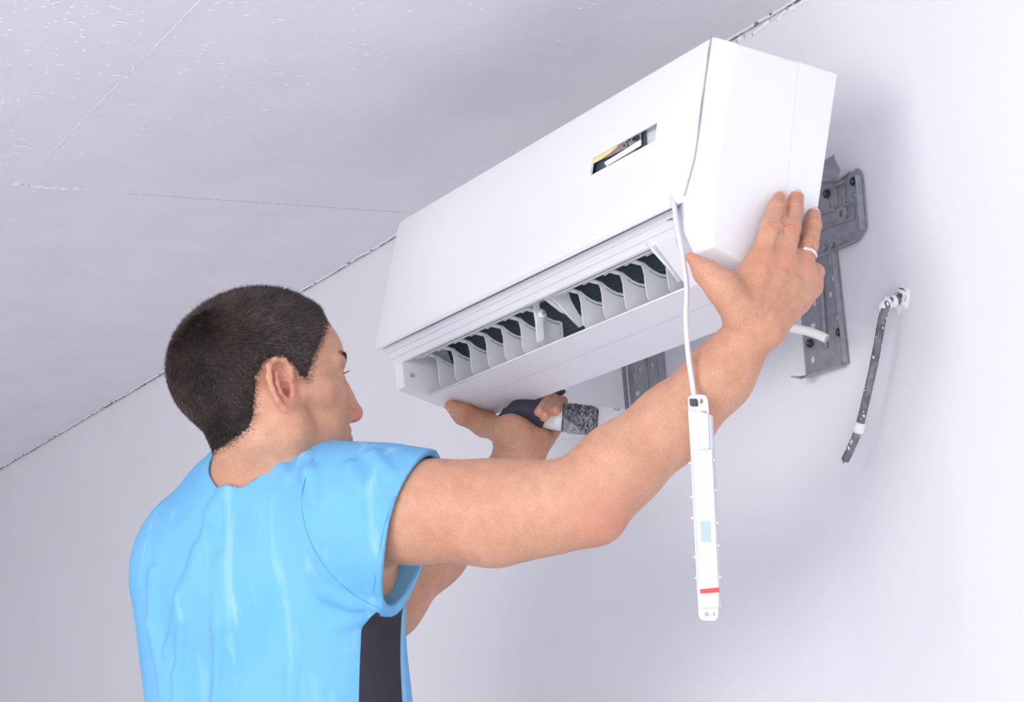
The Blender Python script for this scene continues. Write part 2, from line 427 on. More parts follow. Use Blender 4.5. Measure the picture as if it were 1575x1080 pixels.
# display window: what shows inside
Pw = lambda px, py, dy=0: ony(px, py, -.352+dy)
win = box('display_window', (.242, -.3575, 2.221), (.110, 0, 0), (0, .003, 0), (0, .006, .040), M_dblue, AC)
def chip(name, pts, y, m, th=.002):
    lp = [(q[0], q[2]) for q in (ony(px, py, y) for px, py in pts)]
    return plate(name, [lp], (0, y, 0), (1, 0, 0), (0, 0, 1), th, m, AC)
chip('yellow_label', [(912, 246), (932, 232), (949, 222), (950, 226), (938, 236), (924, 246), (913, 252)], -.3630, M_yel)
chip('circuit_board', [(926, 246), (950, 224), (986, 202), (986, 216), (940, 240)], -.3615, M_brn)
chip('window_frame_bar', [(930, 250), (986, 215), (986, 224), (934, 256)], -.3635, M_abs)
chip('circuit_board', [(932, 258), (936, 252), (979, 225), (976, 234)], -.3615, M_brn)
chip('window_block', [(988, 196), (1050, 160), (1046, 220), (982, 242), (984, 222)], -.3505, M_duct, .003)
for px, py, r in ((968, 215, .0018), (965, 219, .0015), (960, 224, .0018), (966, 224, .0014), (980, 212, .0045), (975, 214, .003)):
    p = ony(px, py, -.3628); plate('board_hole', [circ(p[0], p[2], r*1.2, r*.9, 10)], (0, -.3628, 0), (1, 0, 0), (0, 0, 1), .001, M_blk, AC)

# side cap
def capsec(x, pts): return (x, pts)
y2 = lambda px, py, x: tuple(onx(px, py, x)[1:])
XC = .442
cr_front = [y2(1133, 66, XC), y2(1122, 130, XC), y2(1110, 200, XC), y2(1102, 270, XC), y2(1098, 330, XC), y2(1096, 366, XC), y2(1099, 378, XC)]
seam_t, seam_b = y2(1228, 95, XC), y2(1197, 434, XC)
XF = .4252
fr = [(-.338, 2.3175), (-.354, 2.262), (-.369, 2.205), (-.384, 2.155), (-.4045, 2.108), (-.409, 2.065), (-.399, 2.038)]
fi = [(-.325, 2.312), (-.345, 2.262), (-.360, 2.205), (-.375, 2.155), (-.390, 2.108), (-.398, 2.065), (-.392, 2.042)]
mid_t, mid_b = (seam_t[0]-.008, seam_t[1]+.004), (seam_b[0]-.008, seam_b[1]-.004)
c1 = loft('side_cap', [(.392, fi+[mid_b, mid_t]), (XF, fr+[mid_b, mid_t]), (XC, cr_front+[seam_b, seam_t])], M_abs, AC)
tube('panel_gap_shade', [(.4249, y_-.0008, z_) for y_, z_ in fr[:5]], .0007, M_joint, AC, seg=6, n=4)  # grey strip painting in the dark shade line between panel and cap
bevel(c1, .003, 3, .35)
for o_ in (c1,):
    at_ = o_.data.attributes.new('bevel_weight_edge', 'FLOAT', 'EDGE'); o_.modifiers['bevel'].limit_method = 'WEIGHT'
    for e_ in o_.data.edges:
        P_e = [np.array(o_.data.vertices[i].co) for i in e_.vertices]
        nearseam = all(abs(np.cross([seam_b[0]-seam_t[0], seam_b[1]-seam_t[1]], [q[1]-seam_t[0], q[2]-seam_t[1]]))/math.dist(seam_b, seam_t) < .010 for q in P_e)
        if nearseam: e_.use_edge_sharp = True
        at_.data[e_.index].value = 0.0 if (nearseam or min(q[0] for q in P_e) < .40) else 1.0
rbt, rbb = y2(1288, 114, XC), y2(1240, 448, XC)
sb, st = (seam_b[0]+.0003, seam_b[1]), (seam_t[0]+.0003, seam_t[1])
c2 = loft('rear_cap', [(.392, [(sb[0], sb[1]-.002), (rbb[0]-.002, rbb[1]), (rbt[0]-.004, rbt[1]+.004), (st[0], st[1]+.004)]), (XC-.004, [(sb[0], sb[1]-.003), (rbb[0], rbb[1]), (rbt[0], rbt[1]+.003), (st[0], st[1]+.004)]),
     (XC, [sb, rbb, rbt, st])], M_abs, AC)
bevel(c2, .0012, 2, .35)

# coil behind the outlet: dark face with ribs
coil = plate('coil', [[(-.35, 0), (.309, 0), (.309, .062), (-.35, .062)]], (0, -.2655, 2.057), (1, 0, 0), (0, -.371, .929), .002, M_coil, AC)
for i in range(9):
    z = .006+i*.0065; o0 = np.array([0, -.2675, 2.057])+np.array([0, -.371, .929])*z
    if i == 0:
        fin0 = box('fin', o0-np.array([.021, 0, 0]), (.658, 0, 0), (0, .0012, 0), (0, 0, .0012), M_fin, AC)
    else:
        c = fin0.copy(); COL.objects.link(c); c.location = fin0.location+Vector(np.array([0, -.371, .929])*(z-.006)); 
# guide vanes
vo = [(-.3255, 2.0880), (-.319, 2.0893), (-.313, 2.0848), (-.305, 2.0800), (-.295, 2.0765), (-.284, 2.0755), (-.281, 2.0735), (-.281, 2.050), (-.286, 2.0450), (-.308, 2.0370), (-.316, 2.0385), (-.3195, 2.0440), (-.3205, 2.060), (-.3205, 2.074), (-.3225, 2.083)]
slit = [(-.3135, 2.0815), (-.3045, 2.0765), (-.2945, 2.0732), (-.2845, 2.0722), (-.2845, 2.0560), (-.2857, 2.0560), (-.2857, 2.0705), (-.2945, 2.0715), (-.3045, 2.0748), (-.3125, 2.0790)]
vx_ = [-.322, -.2735, -.2245, -.1765, -.129, -.0805, -.033] + [.074, .124, .173, .221, .268]
v0 = plate('guide_vane', [vo, slit], (vx_[0], 0, 0), (0, 1, 0), (0, 0, 1), .0016, M_abs, AC)
for x in vx_[1:]:
    c = v0.copy(); COL.objects.link(c); c.location = v0.location+Vector((x-vx_[0], 0, 0))
# vane mounting pegs and link rods
for i, x in enumerate(vx_):
    pts = [(x, -.318, 2.087), (x-.006, -.330, 2.0915), (x-.004, -.338, 2.0915)]
    tube('vane_peg', pts, [.0024, .0032, .0026], M_abs, AC, seg=8, n=3)
    box('vane_hook', (x-.014, -.334, 2.0915), (.016, -.002, .001), (0, .004, 0), (0, 0, .003), M_abs, AC, .0008)
for a, b in ((-.335, -.03), (.055, .285)):
    box('link_rod', ((a+b)/2, -.346, 2.0875), (b-a, 0, 0), (0, .010, .0035), (0, -.0008, .0022), M_abs, AC, .0006)
    box('link_rod', ((a+b)/2, -.331, 2.0955), (b-a, 0, 0), (0, .005, 0), (0, 0, .0025), M_abs, AC, .0006)
# centre and end supports between roof and lip
def yz(name, pts, x, th, m=M_abs, holes=()):
    return plate(name, [[tuple(onx(px, py, x)[1:]) for px, py in pts]]+list(holes), (x, 0, 0), (0, 1, 0), (0, 0, 1), th, m, AC)
yz('centre_support', [(829, 452), (873, 449), (877, 462), (888, 482), (902, 498), (891, 504), (872, 484), (856, 466), (842, 455)], .036, .004)
yz('centre_web', [(833, 452), (850, 459), (862, 470), (878, 487), (862, 480), (838, 461)], .030, .002, M_duct)
yz('end_support', [(994, 374), (1034, 353), (1049, 430), (1043, 434), (1026, 410)], .302, .005)
yz('vane_lever', [(817, 449), (825, 447), (828, 462), (829, 474), (836, 478), (840, 485), (838, 491), (834, 494), (836, 522), (826, 527), (824, 495), (821, 478)], -.022, .004)
hubp = onx(832, 484, -.018); tube('lever_hub', [hubp, hubp+np.array([.006, -.001, 0])], .0058, M_abs, AC, seg=16, n=1)
tube('lever_pin', [hubp, hubp+np.array([.0075, -.001, 0])], .0022, M_joint, AC, seg=12, n=1)
# slot in the fascia near the cord
plate('fascia_slot', [[(q[0], q[2]) for q in (ony(px, py, -.3795) for px, py in ((1003, 347), (1018, 341), (1034, 338), (1035, 329), (1020, 337)))]], (0, -.3795, 0), (1, 0, 0), (0, 0, 1), .001, M_crack, AC)

# ------------------------------------------------------------------ display module on its cord
DM = thing('display_module', 'slim white display module with a red sticker hanging on a pale cord', 'display module', tuple(at(1082, 780, 2.02)))
c0 = np.array([.402, -.402, 2.118]); 
tube('cord', [(.398, -.372, 2.135), at(1035, 303, 2.112), at(1037, 318, 2.098), at(1041, 348, 2.080), at(1050, 395, 2.062), at(1056, 440, 2.055), at(1055, 490, 2.045), at(1058, 540, 2.035), at(1064, 585, 2.025), at(1068, 612, 2.015)], .0030, M_cord, DM, seg=12, n=8)
D0 = at(1073, 612, 2.005); D1 = at(1087, 950, 1.955)
dv_ = (D0-D1); LH = np.linalg.norm(dv_); Vd = dv_/LH
toC = CAM-(D0+D1)/2; toC -= Vd*(toC@Vd); toC /= np.linalg.norm(toC)
rt0 = np.cross(Vd, toC); an = math.radians(-22); Nd = toC*math.cos(an)+rt0*math.sin(an); Ud = np.cross(Vd, Nd)
def dl(px, py, off=0.):      # photograph point -> (u,v) in the module's face plane
    r = ray(px, py); O = D1+Nd*off; t = ((O-CAM)@Nd)/(r@Nd); q = CAM+r*t-D1; return (q@Ud, q@Vd)
def dplate(name, loops, off, th, m, bev=0.): return plate(name, loops, D1+Nd*off, Ud, Vd, th, m, DM, bev)
P_ = lambda *a: [dl(*p) for p in a]
def rr(pts, r=.003, n=4):
    out = []; N_ = len(pts)
    for i in range(N_):
        p = np.array(pts[i]); a = np.array(pts[i-1])-p; b = np.array(pts[(i+1) % N_])-p
        a *= min(r, np.linalg.norm(a)*.45)/np.linalg.norm(a); b *= min(r, np.linalg.norm(b)*.45)/np.linalg.norm(b)
        for k in range(n+1):
            t = k/n; q = p+a*(1-t)**2+b*t**2; out.append((q[0], q[1]))
    return out
dplate('back_shell', [rr(P_((1061, 640), (1091, 637), (1105, 935), (1075, 936)), .001)], -.006, .010, M_modp)
dplate('top_lug', [rr(P_((1057, 611), (1064, 607), (1083, 607), (1087, 614), (1089, 640), (1059, 642)), .0025), circ(*dl(1078, 617), .0022, .0032, 14)], -.003, .0035, M_modp)
dplate('upper_cover', [rr(P_((1060, 632), (1090, 637), (1092, 691), (1064, 692)), .0008)], .0005, .006, M_modp)
dplate('lens_cover', [rr(P_((1064, 692), (1096, 692), (1106, 904), (1074, 904)), .001), rr(P_((1066, 695), (1093.5, 695), (1103, 900), (1076, 900)), .0008)], .001, .0050, M_modp)
dplate('lens', [P_((1065, 694), (1094.5, 694), (1104, 901), (1075, 901))], .0003, .0035, M_led)
dplate('sensor_window', [P_((1079, 802), (1093, 802), (1094, 834), (1080, 834))], .0022, .0006, M_pale)
dplate('lower_cover', [rr(P_((1074, 904), (1106, 903), (1106, 934), (1076, 936)), .001)], .0003, .006, M_modp)
dplate('red_sticker', [P_((1078.5, 907), (1108, 904), (1109, 911.5), (1079.5, 913.5))], .0038, .0006, M_red)
dplate('bottom_lug', [rr(P_((1073, 934), (1103, 934), (1103, 950), (1098, 955), (1078, 954), (1073, 948)), .003), circ(*dl(1086, 945), .0022, n=14), circ(*dl(1097, 945), .0014, .0018, 12)], -.004, .003, M_modp)
dplate('lug_ring', [circ(*dl(1086, 945), .0042, n=18), circ(*dl(1086, 945), .0028, n=18)], -.002, .002, M_modp)
dplate('cord_clamp', [rr(P_((1062, 614), (1072, 614), (1073, 625), (1063, 625)), .001)], .0005, .006, M_blk)
sc_ = dl(1082.5, 635); dplate('screw', [circ(*sc_, .0024, n=12)], .0, .005, M_joint)
for py, pxl in ((712, 1060), (764, 1063), (797, 1064), (857, 1068), (889, 1070)):
    dplate('clip', [P_((pxl-2, py-1.6), (pxl+4, py-1.6), (pxl+4, py+1.6), (pxl-2, py+1.6))], -.003, .003, M_modp)
for py, pxr in ((708, 1098.5), (754, 1100.5), (804, 1103), (839, 1104.5), (888, 1107)):
    dplate('clip', [P_((pxr-5, py-1.6), (pxr+1, py-1.6), (pxr+1, py+1.6), (pxr-5, py+1.6))], -.002, .003, M_modp)

# ------------------------------------------------------------------ steel mounting bracket on the wall
BR = thing('mounting_bracket', 'grey galvanised steel mounting bracket with slotted legs screwed to the wall behind the air conditioner', 'bracket', (0, -.004, 2.1))
bz = lambda px, py, y=-.006: (lambda q: (q[0], q[2]))(ony(px, py, y))
B_ = lambda *a: [bz(*p) for p in a]
def bplate(name, loops, y=-.0026, th=.0014, m=M_galv, bev=0.): return plate(name, loops, (0, y, 0), (1, 0, 0), (0, 0, 1), th, m, BR, bev)
def hole(px, py, w_, h_): c = bz(px, py); return slot(c[0], c[1], w_, h_)
up = rr(B_((1225, 300), (1268, 282), (1292, 284), (1306, 262), (1311, 265), (1312, 258), (1322, 261), (1325, 275), (1331, 352), (1319, 371), (1283, 386), (1225, 410)), .006)
upper = bplate('upper_plate', [up, hole(1311, 300, .006, .008), hole(1275, 316, .005, .008), hole(1294, 329, .010, .010)])
# return flange (right and lower edge) and hook tab
a = ony(1322, 270, -.006); b = ony(1329, 353, -.006)
box('edge_flange', (a+b)/2+np.array([.001, -.004, 0]), (.0018, 0, 0), (0, .010, 0), b-a, M_galv, BR, .0005)
a = ony(1317, 370, -.006); b = ony(1284, 385, -.006)
box('edge_flange', (a+b)/2+np.array([0, -.002, 0]), b-a, (0, .006, 0), (0, 0, .0018), M_galv, BR, .0005)
def slab(name, P, th, m, parent=BR, bev=.0005):
    P = [np.array(p, float) for p in P]; n = np.cross(P[1]-P[0], P[2]-P[0]); n /= np.linalg.norm(n); k = len(P)
    v = [p for p in P]+[p+n*th for p in P]
    f = [tuple(range(k)), tuple(range(k, 2*k))]+[(i, (i+1) % k, (i+1) % k+k, i+k) for i in range(k)]
    o = pyd(name, v, f, m, parent)
    if bev: bevel(o, bev, 2)
    return o
slab('hook_tab', [ony(1258, 276, -.030), ony(1256, 258, -.042), ony(1282, 241, -.042), ony(1292, 263, -.028), ony(1288, 276, -.026)], .0022, M_galv)
slab('hook_tab', [ony(1266, 279, -.028), ony(1290, 277, -.026), ony(1308, 265, -.007), ony(1302, 276, -.006), ony(1288, 286, -.006), ony(1262, 284, -.006)], .0022, M_galv)
slab('hook_lip', [ony(1256, 259, -.043), ony(1255, 256, -.047), ony(1283, 239, -.047), ony(1284, 242, -.043)], .002, M_galv)
# pressed ribs
def rib(*pp, r=.0018): tube('pressed_rib', [ony(px, py, -.0045) for px, py in pp], r, M_galv, BR, seg=8, n=3, flat=1)
rib((1298, 283), (1299, 312), (1301, 314), (1310, 314), (1312, 318), (1313, 330))
rib((1259, 330), (1284, 322)); rib((1286, 282), (1287, 318)); rib((1313, 330), (1310, 336), (1262, 352), (1258, 366))
plate('square_boss', [circ(*bz(1294, 329), .011, n=16), slot(*bz(1294, 329), .010, .010)], (0, -.0048, 0), (1, 0, 0), (0, 0, 1), .0016, M_galv, BR)
def bscrew(px, py, r=.0062, y=-.006):
    p = ony(px, py, y); tube('screw_head', [p+np.array([0, .003, 0]), p, p+np.array([0, -.0015, 0])], [r, r, r*.75], M_blk, BR, seg=16, n=1)
    plate('screw_recess', [[(p[0]+a*.0022, p[2]+b*.0022) for a, b in ((1, 0), (.25, .25), (0, 1), (-.25, .25), (-1, 0), (-.25, -.25), (0, -1), (.25, -.25))]], (0, y-.0017, 0), (1, 0, 0), (0, 0, 1), .0006, M_galv, BR)
for p in ((1312, 279), (1270, 298), (1290, 511), (1244, 528)): bscrew(*p)
for p in ((1279, 377), (1267, 382)):
    q = ony(*p, -.006); tube('rivet', [q, q+np.array([0, -.002, 0])], [.0042, .0030], M_galv, BR, seg=14, n=1)
leg = B_((1222, 405), (1284, 384), (1303, 559), (1296, 562), (1241, 580), (1236, 578))
H = [hole(1279, 427, .013, .0075), hole(1273, 453, .0075, .0095), hole(1286, 457, .0035, .022), hole(1286, 488, .013, .0075), hole(1246, 501, .013, .0075), hole(1293, 536, .009, .010), hole(1246, 553, .009, .010),
     hole(1272, 400, .0035, .018), hole(1282, 397, .005, .006), hole(1283, 410, .005, .006), hole(1237, 472, .0035, .022), hole(1249, 466, .0075, .0095)]
bplate('right_leg', [leg]+H, y=-.0013, th=.0010)
a = ony(1284, 386, -.006); b = ony(1303, 558, -.006); box('edge_flange', (a+b)/2+np.array([0, -.003, 0]), (.0016, 0, 0), (0, .008, 0), b-a, M_galv, BR, .0004)
rib((1262, 410), (1270, 535), r=.003)
E2 = -.048
slab('foot_flange', [ony(1240, 580, -.005), ony(1302, 561, -.005), ony(1288, 562, -.018), ony(1250, 574, -.018), ony(1233, 582, -.032), ony(1216, 578, -.036)], .002, M_galv)
# left leg
lx0, lz = bz(962, 560); lx1 = bz(1017, 540)[0]
legL = [(lx0, 2.28), (lx0+.0965, 2.28), (lx1+.0, 1.955), (lx0+.006, 1.955)]
legL = [(lx0-.004, 2.20), (lx1+.001, 2.20), (lx1-.001, 1.96), (lx0-.002, 1.96)]
HL = [hole(972, 581, .0040, .022), hole(980, 569.5, .0075, .0095), hole(999, 562, .0075, .0095), hole(1009, 566, .0040, .022), hole(976.5, 605, .013, .0075), hole(1008, 593, .013, .0075)]
bplate('left_leg', [legL]+HL, y=-.0013, th=.0010)
for x in (lx0-.002, lx1+.000): box('edge_flange', (x, -.009, 2.08), (.0016, 0, 0), (0, .008, 0), (0, 0, .24), M_galv, BR, .0004)
tube('pressed_rib', [(lx0+.048, -.002, 2.19), (lx0+.048, -.002, 1.97)], .003, M_galv, BR, seg=8, n=1)
# rail joining the legs behind the unit
bplate('rail', [[(lx0-.02, 2.185), (.20, 2.185), (.20, 2.14), (lx0-.02, 2.14)]], y=-.0022, th=.0012)

# ------------------------------------------------------------------ small things on the wall
M_cable = mat('dark_cable', (.10, .105, .13), .6, col2=(.22, .22, .25), vscale=60, bump=.4, bscale=90)
M_cop = mat('copper_core', (.65, .30, .18), .35, metal=.8)
CB = thing('wall_cable', 'dark grey cable spotted with plaster hanging out of the wall right of the bracket', 'cable', tuple(ony(1383, 462, -.005)))
cpts = [ony(1386, 462, .02), ony(1380, 462, -.012), ony(1366, 466, -.030), ony(1357, 490, -.036), ony(1350, 530, -.040), ony(1342, 570, -.040), ony(1333, 610, -.040), ony(1322, 655, -.040), ony(1312, 682, -.040), ony(1300, 708, -.040)]
tube('sheath', cpts, .0055, M_cable, CB, seg=14, n=8)
e = ony(1300, 708, -.040); ee = ony(1298.5, 711, -.040)
for k, (a_, b_) in enumerate(((-.0018, 0), (.0016, .0012), (.0012, -.0018))):
    s0 = e+np.array([a_, b_, 0]); tube('core', [s0, s0+(ee-e)*1.2], .0013, M_cop if k != 1 else M_filler, CB, seg=8, n=1)
tube('plaster_collar', [ony(1377, 463, -.018), ony(1362, 468, -.031), ony(1357, 480, -.034)], [.0088, .0085, .0066], M_filler, CB, seg=12, n=4, rn=.5)
tube('plaster_collar', [ony(1324, 650, -.040), ony(1319, 665, -.040)], [.0068, .0070], M_filler, CB, seg=12, n=4, rn=.35)
rnd = random.Random(5); v = []; f = []
Q = catmull(cpts, 8)
for i in range(110):
    q = Q[rnd.randint(14, len(Q)-4)]; a_ = rnd.uniform(0, 6.28); d_ = np.array([math.cos(a_), math.sin(a_), rnd.uniform(-.3, .3)]); p = q+d_*.0054; r_ = rnd.uniform(.0005, .0020)
    t1 = np.cross(d_, [0, 0, 1]); t1 /= np.linalg.norm(t1); t2 = np.cross(d_, t1); k = len(v)
    for j in range(5): an_ = j*1.257; v.append(p+(t1*math.cos(an_)+t2*math.sin(an_)*1.8)*r_*rnd.uniform(.6, 1.2))
    v.append(p+d_*.0007); f += [(k+j, k+(j+1) % 5, k+5) for j in range(5)]
tag(pyd('plaster_spot', v, f, M_filler, CB), kind='stuff')
# rough plaster round the cable hole
rnd = random.Random(3); v = []; f = []; hc = ony(1386, 460, 0)
ringn = 26
for j, (rr_, dy) in enumerate(((.019, 0), (.014, -.003), (.011, -.008), (.008, -.004), (.007, .01))):
    for i in range(ringn):
        t = 2*math.pi*i/ringn; q = rr_*(1+.16*math.sin(2*t+1)+.1*math.sin(5*t)+rnd.uniform(-.07, .07)*(j < 4)); v.append((hc[0]+q*math.cos(t)*.8, hc[1]+dy+rnd.uniform(-.0015, .0015)*(0 < j < 4), hc[2]+q*math.sin(t)))
for j in range(4):
    for i in range(ringn): f.append((j*ringn+i, j*ringn+(i+1) % ringn, (j+1)*ringn+(i+1) % ringn, (j+1)*ringn+i))
pyd('hole_plaster', v, f, M_filler, wall, True)
plate('cable_hole', [circ(hc[0]+.004, hc[2]+.003, .009, .011, 14)], (0, -.0035, 0), (1, 0, 0), (0, 0, 1), .0008, M_crack, wall)
# drain stub
DH = thing('drain_hose', 'short white drain hose end sticking out beneath the raised hand before the bracket', 'hose', tuple(ony(1245, 512, -.05)))
M_hose = mat('white_hose', (.80, .78, .76), .45)
tube('hose', [ony(1150, 480, -.16), ony(1190, 496, -.13), ony(1214, 504, -.11), ony(1240, 509, -.09), ony(1258, 515, -.08), ony(1271, 521, -.075)], .0062, M_hose, DH, seg=16, n=6)
tube('hose_bore', [ony(1270.2, 520.6, -.0755), ony(1271.6, 521.2, -.0748)], .0042, M_joint, DH, seg=12, n=1)

# ------------------------------------------------------------------ pipe bundle
PB = thing('pipe_bundle', 'pipe bundle gripped under the unit, dark sleeve, white tape and filmed black foam', 'pipe', tuple(at(850, 640, 2.68)))
M_sleeve = mat('dark_violet_foam', (.035, .032, .055), .55, bump=.2, bscale=150)
M_tape = mat('white_tape', (.82, .81, .82), .5)
M_foam = mat('black_foam', (.03, .03, .035), .6, col2=(.16, .16, .18), vscale=140, bump=.8, bscale=160, bdist=.002)
M_film = bpy.data.materials.new('clear_film'); M_film.use_nodes = True
_b = M_film.node_tree.nodes['Principled BSDF']; _b.inputs['Base Color'].default_value = (.95, .96, 1, 1); _b.inputs['Roughness'].default_value = .15
_b.inputs['Alpha'].default_value = .22; _b.inputs['Specular IOR Level'].default_value = .9
tube('dark_sleeve', [at(774, 650, 2.725), at(796, 640, 2.71), at(812, 632, 2.70), at(836, 638, 2.685), at(842, 640, 2.683)], [.014, .022, .024, .0225, .0185], M_sleeve, PB, seg=28, n=8)
tube('dark_sleeve', [at(780, 640, 2.715), at(830, 622, 2.76), at(868, 602, 2.80)], [.013, .012, .003], M_sleeve, PB, seg=20, n=6)
tube('white_tape', [at(838, 639, 2.685), at(868, 643, 2.68)], [.0195, .0205], M_tape, PB, seg=28, n=3)
tube('film_wrapped_foam', [at(864, 642.5, 2.68), at(880, 643.5, 2.68), at(900, 646, 2.68), at(914, 648, 2.68), at(919, 648.5, 2.68)], [.0205, .0225, .0222, .0215, .018], M_foam, PB, seg=32, n=6, rn=.05)
# wrinkled film over it: thin helical ridges, coloured pale to imitate glints
Q = []
a0, a1 = at(868, 643, 2.68), at(917, 648, 2.68); d_, u_, w_ = frame(a1-a0)
M_glint = mat('film_crease_glint', (.55, .56, .60), .2)
rnd = random.Random(21)
for k in range(95):
    t = rnd.random()*.95; an_ = rnd.uniform(0, 6.28); q = []
    for j in range(5): q.append(a0+(a1-a0)*min(1, t+.035*j*rnd.uniform(-.4, 1))+(u_*math.cos(an_)+w_*math.sin(an_))*(.0229+rnd.uniform(-.0008, .0006))); an_ += rnd.uniform(-.05, .30)*(1 if k % 3 else -1)
    tube('film_crease_glint', q, .00035, M_glint, PB, seg=4, n=2)
v = []; f = []; rnd = random.Random(9); n = 28; f0, f1 = at(866, 652, 2.68), at(962, 647, 2.70)
for i in range(9):
    t = i/8; c = f0+(f1-f0)*t; r_ = .0235+.003*math.sin(t*3)-(.006*t)
    for k in range(n):
        an_ = 2*math.pi*k/n; q = r_*(1+rnd.uniform(-.06, .06)); v.append(c+(u_*math.cos(an_)+w_*math.sin(an_))*q)
for i in range(8):
    for k in range(n): f.append((i*n+k, i*n+(k+1) % n, (i+1)*n+(k+1) % n, (i+1)*n+k))
pyd('clear_film', v, f, M_film, PB, False)
# ------------------------------------------------------------------ the fitter
M_skin = mat('skin', (.62, .335, .222), .48, col2=(.57, .285, .18), vscale=18, bump=.12, bscale=420, bdist=.0006, sss=.12, spec=.35)
M_shirt = mat('blue_jersey', (.155, .44, .735), .85, col2=(.18, .47, .75), vscale=14, bump=.25, bscale=700, bdist=.0006, spec=.2)
def streaks(m, col, sc, lo, hi, amt):
    nt = m.node_tree; tc = nt.nodes.new('ShaderNodeTexCoord'); mp = nt.nodes.new('ShaderNodeMapping'); mp.inputs['Scale'].default_value = sc
    mp.inputs['Rotation'].default_value = (0, 0, .4)
    n = nt.nodes.new('ShaderNodeTexNoise'); n.inputs['Scale'].default_value = 1; n.inputs['Detail'].default_value = 3; nt.links.new(tc.outputs['Object'], mp.inputs[0]); nt.links.new(mp.outputs[0], n.inputs['Vector'])
    r = nt.nodes.new('ShaderNodeMapRange'); r.inputs[1].default_value = lo; r.inputs[2].default_value = hi; r.inputs[4].default_value = amt; nt.links.new(n.outputs['Fac'], r.inputs[0])
    mx = nt.nodes.new('ShaderNodeMix'); mx.data_type = 'RGBA'; b_ = nt.nodes['Principled BSDF'].inputs['Base Color']; nt.links.new(b_.links[0].from_socket, mx.inputs[6]); mx.inputs[7].default_value = (*col, 1)
    nt.links.new(r.outputs[0], mx.inputs[0]); nt.links.new(mx.outputs[2], b_)
streaks(M_shirt, (.45, .70, .86), (42, 42, 2.2), .57, .75, .42)
M_char = mat('charcoal_jersey', (.040, .038, .050), .9, bump=.25, bscale=700, bdist=.0006, spec=.2)
M_stitch = mat('blue_stitching', (.09, .36, .66), .9)
M_hair = mat('dark_brown_hair', (.012, .008, .008), .6, col2=(.024, .015, .013), vscale=40, bump=.5, bscale=300, spec=.3)
M_strand = mat('hair_strand', (.018, .0115, .011), .42, col2=(.066, .039, .033), vscale=30, spec=.5)
M_nail = mat('nail', (.80, .52, .44), .25, spec=.5)
M_ring = mat('silver', (.86, .85, .84), .15, metal=1.0)
M_eye = mat('eye_white', (.85, .83, .82), .1)
M_iris = mat('iris', (.03, .02, .015), .1)
M_jean = mat('denim', (.03, .04, .09), .9, var=.3, vscale=200)
M_shoe = mat('shoe_leather', (.03, .03, .03), .5)
M_wood = mat('stool_wood', (.45, .28, .14), .5, var=.3, vscale=12)

def pores(m):
    nt = m.node_tree; tc = nt.nodes.new('ShaderNodeTexCoord'); n = nt.nodes.new('ShaderNodeTexNoise'); n.inputs['Scale'].default_value = 380; n.inputs['Detail'].default_value = 2
    n3 = nt.nodes.new('ShaderNodeTexNoise'); n3.inputs['Scale'].default_value = 70; n3.inputs['Detail'].default_value = 3; nt.links.new(tc.outputs['Object'], n3.inputs['Vector'])
    nt.links.new(tc.outputs['Object'], n.inputs['Vector']); ad = nt.nodes.new('ShaderNodeMath'); ad.operation = 'ADD'; nt.links.new(n.outputs['Fac'], ad.inputs[0]); nt.links.new(n3.outputs['Fac'], ad.inputs[1])
    r = nt.nodes.new('ShaderNodeMapRange'); r.inputs[1].default_value = .7; r.inputs[2].default_value = 1.3; r.inputs[3].default_value = .88; r.inputs[4].default_value = 1.07; nt.links.new(ad.outputs[0], r.inputs[0])
    h = nt.nodes.new('ShaderNodeHueSaturation'); b_ = nt.nodes['Principled BSDF'].inputs['Base Color']; nt.links.new(b_.links[0].from_socket, h.inputs['Color']); nt.links.new(r.outputs[0], h.inputs['Value']); nt.links.new(h.outputs[0], b_)
pores(M_skin)
PE = thing('person', 'man with short dark hair and light blue t-shirt, back turned, both arms raised', 'person', (-.1, -.70, .36))
az = math.radians(88); pt = math.radians(9)
HF = np.array([math.cos(az)*math.cos(pt), math.sin(az)*math.cos(pt), math.sin(pt)]); HR = np.array([math.sin(az), -math.cos(az), 0]); HU = np.cross(HR, HF)
HB = np.array([HF, HR, HU]); HO = at(433, 603, 2.17)-HR*.075
hp = lambda f_, r_, u_: HO+HF*f_+HR*r_+HU*u_
def und(px, py, off):       # point just below the unit's sloping underside
    r = ray(px, py); t = (2.045-off-.32*(CAM[1]+.365)-CAM[2])/(r[2]+.32*r[1]); return CAM+r*t

B = Field()
# torso
TF = np.array([math.cos(math.radians(112)), math.sin(math.radians(112)), 0]); TRt = np.array([TF[1], -TF[0], 0])
tor = [(at(415, 880, 2.29), at(440, 1150, 2.27), .178, .155, TF, .60), (at(498, 905, 2.23), at(498, 1130, 2.21), .080, .070, None, 1), (at(313, 900, 2.36), at(335, 1130, 2.33), .081, .075, None, 1),
       (at(538, 802, 2.17), at(325, 868, 2.37), .060, .066, None, 1), (at(398, 758, 2.28), at(525, 768, 2.18), .042, .043, None, 1), (at(400, 800, 2.28), at(312, 868, 2.37), .044, .048, None, 1),
       (at(402, 778, 2.28), at(410, 900, 2.27), .055, .09, None, 1)]
for a, b, ra, rb_, n, s in tor: cap(B, a, b, ra, rb_, .05, n=n, s=s)
cap(B, at(440, 1150, 2.27), np.array([-.082, -.69, 1.22]), .145, .15, .05, n=TF, s=.66)
# neck
cap(B, hp(-.008, 0, -.02), at(400, 775, 2.265), .051, .054, .02)
cap(B, hp(.01, .058, -.03), at(470, 745, 2.225), .016, .015, .03)
cap(B, hp(-.040, .02, -.03), at(388, 745, 2.26), .028, .034, .025)
cap(B, hp(-.015, .045, -.045), at(450, 742, 2.235), .022, .025, .03)
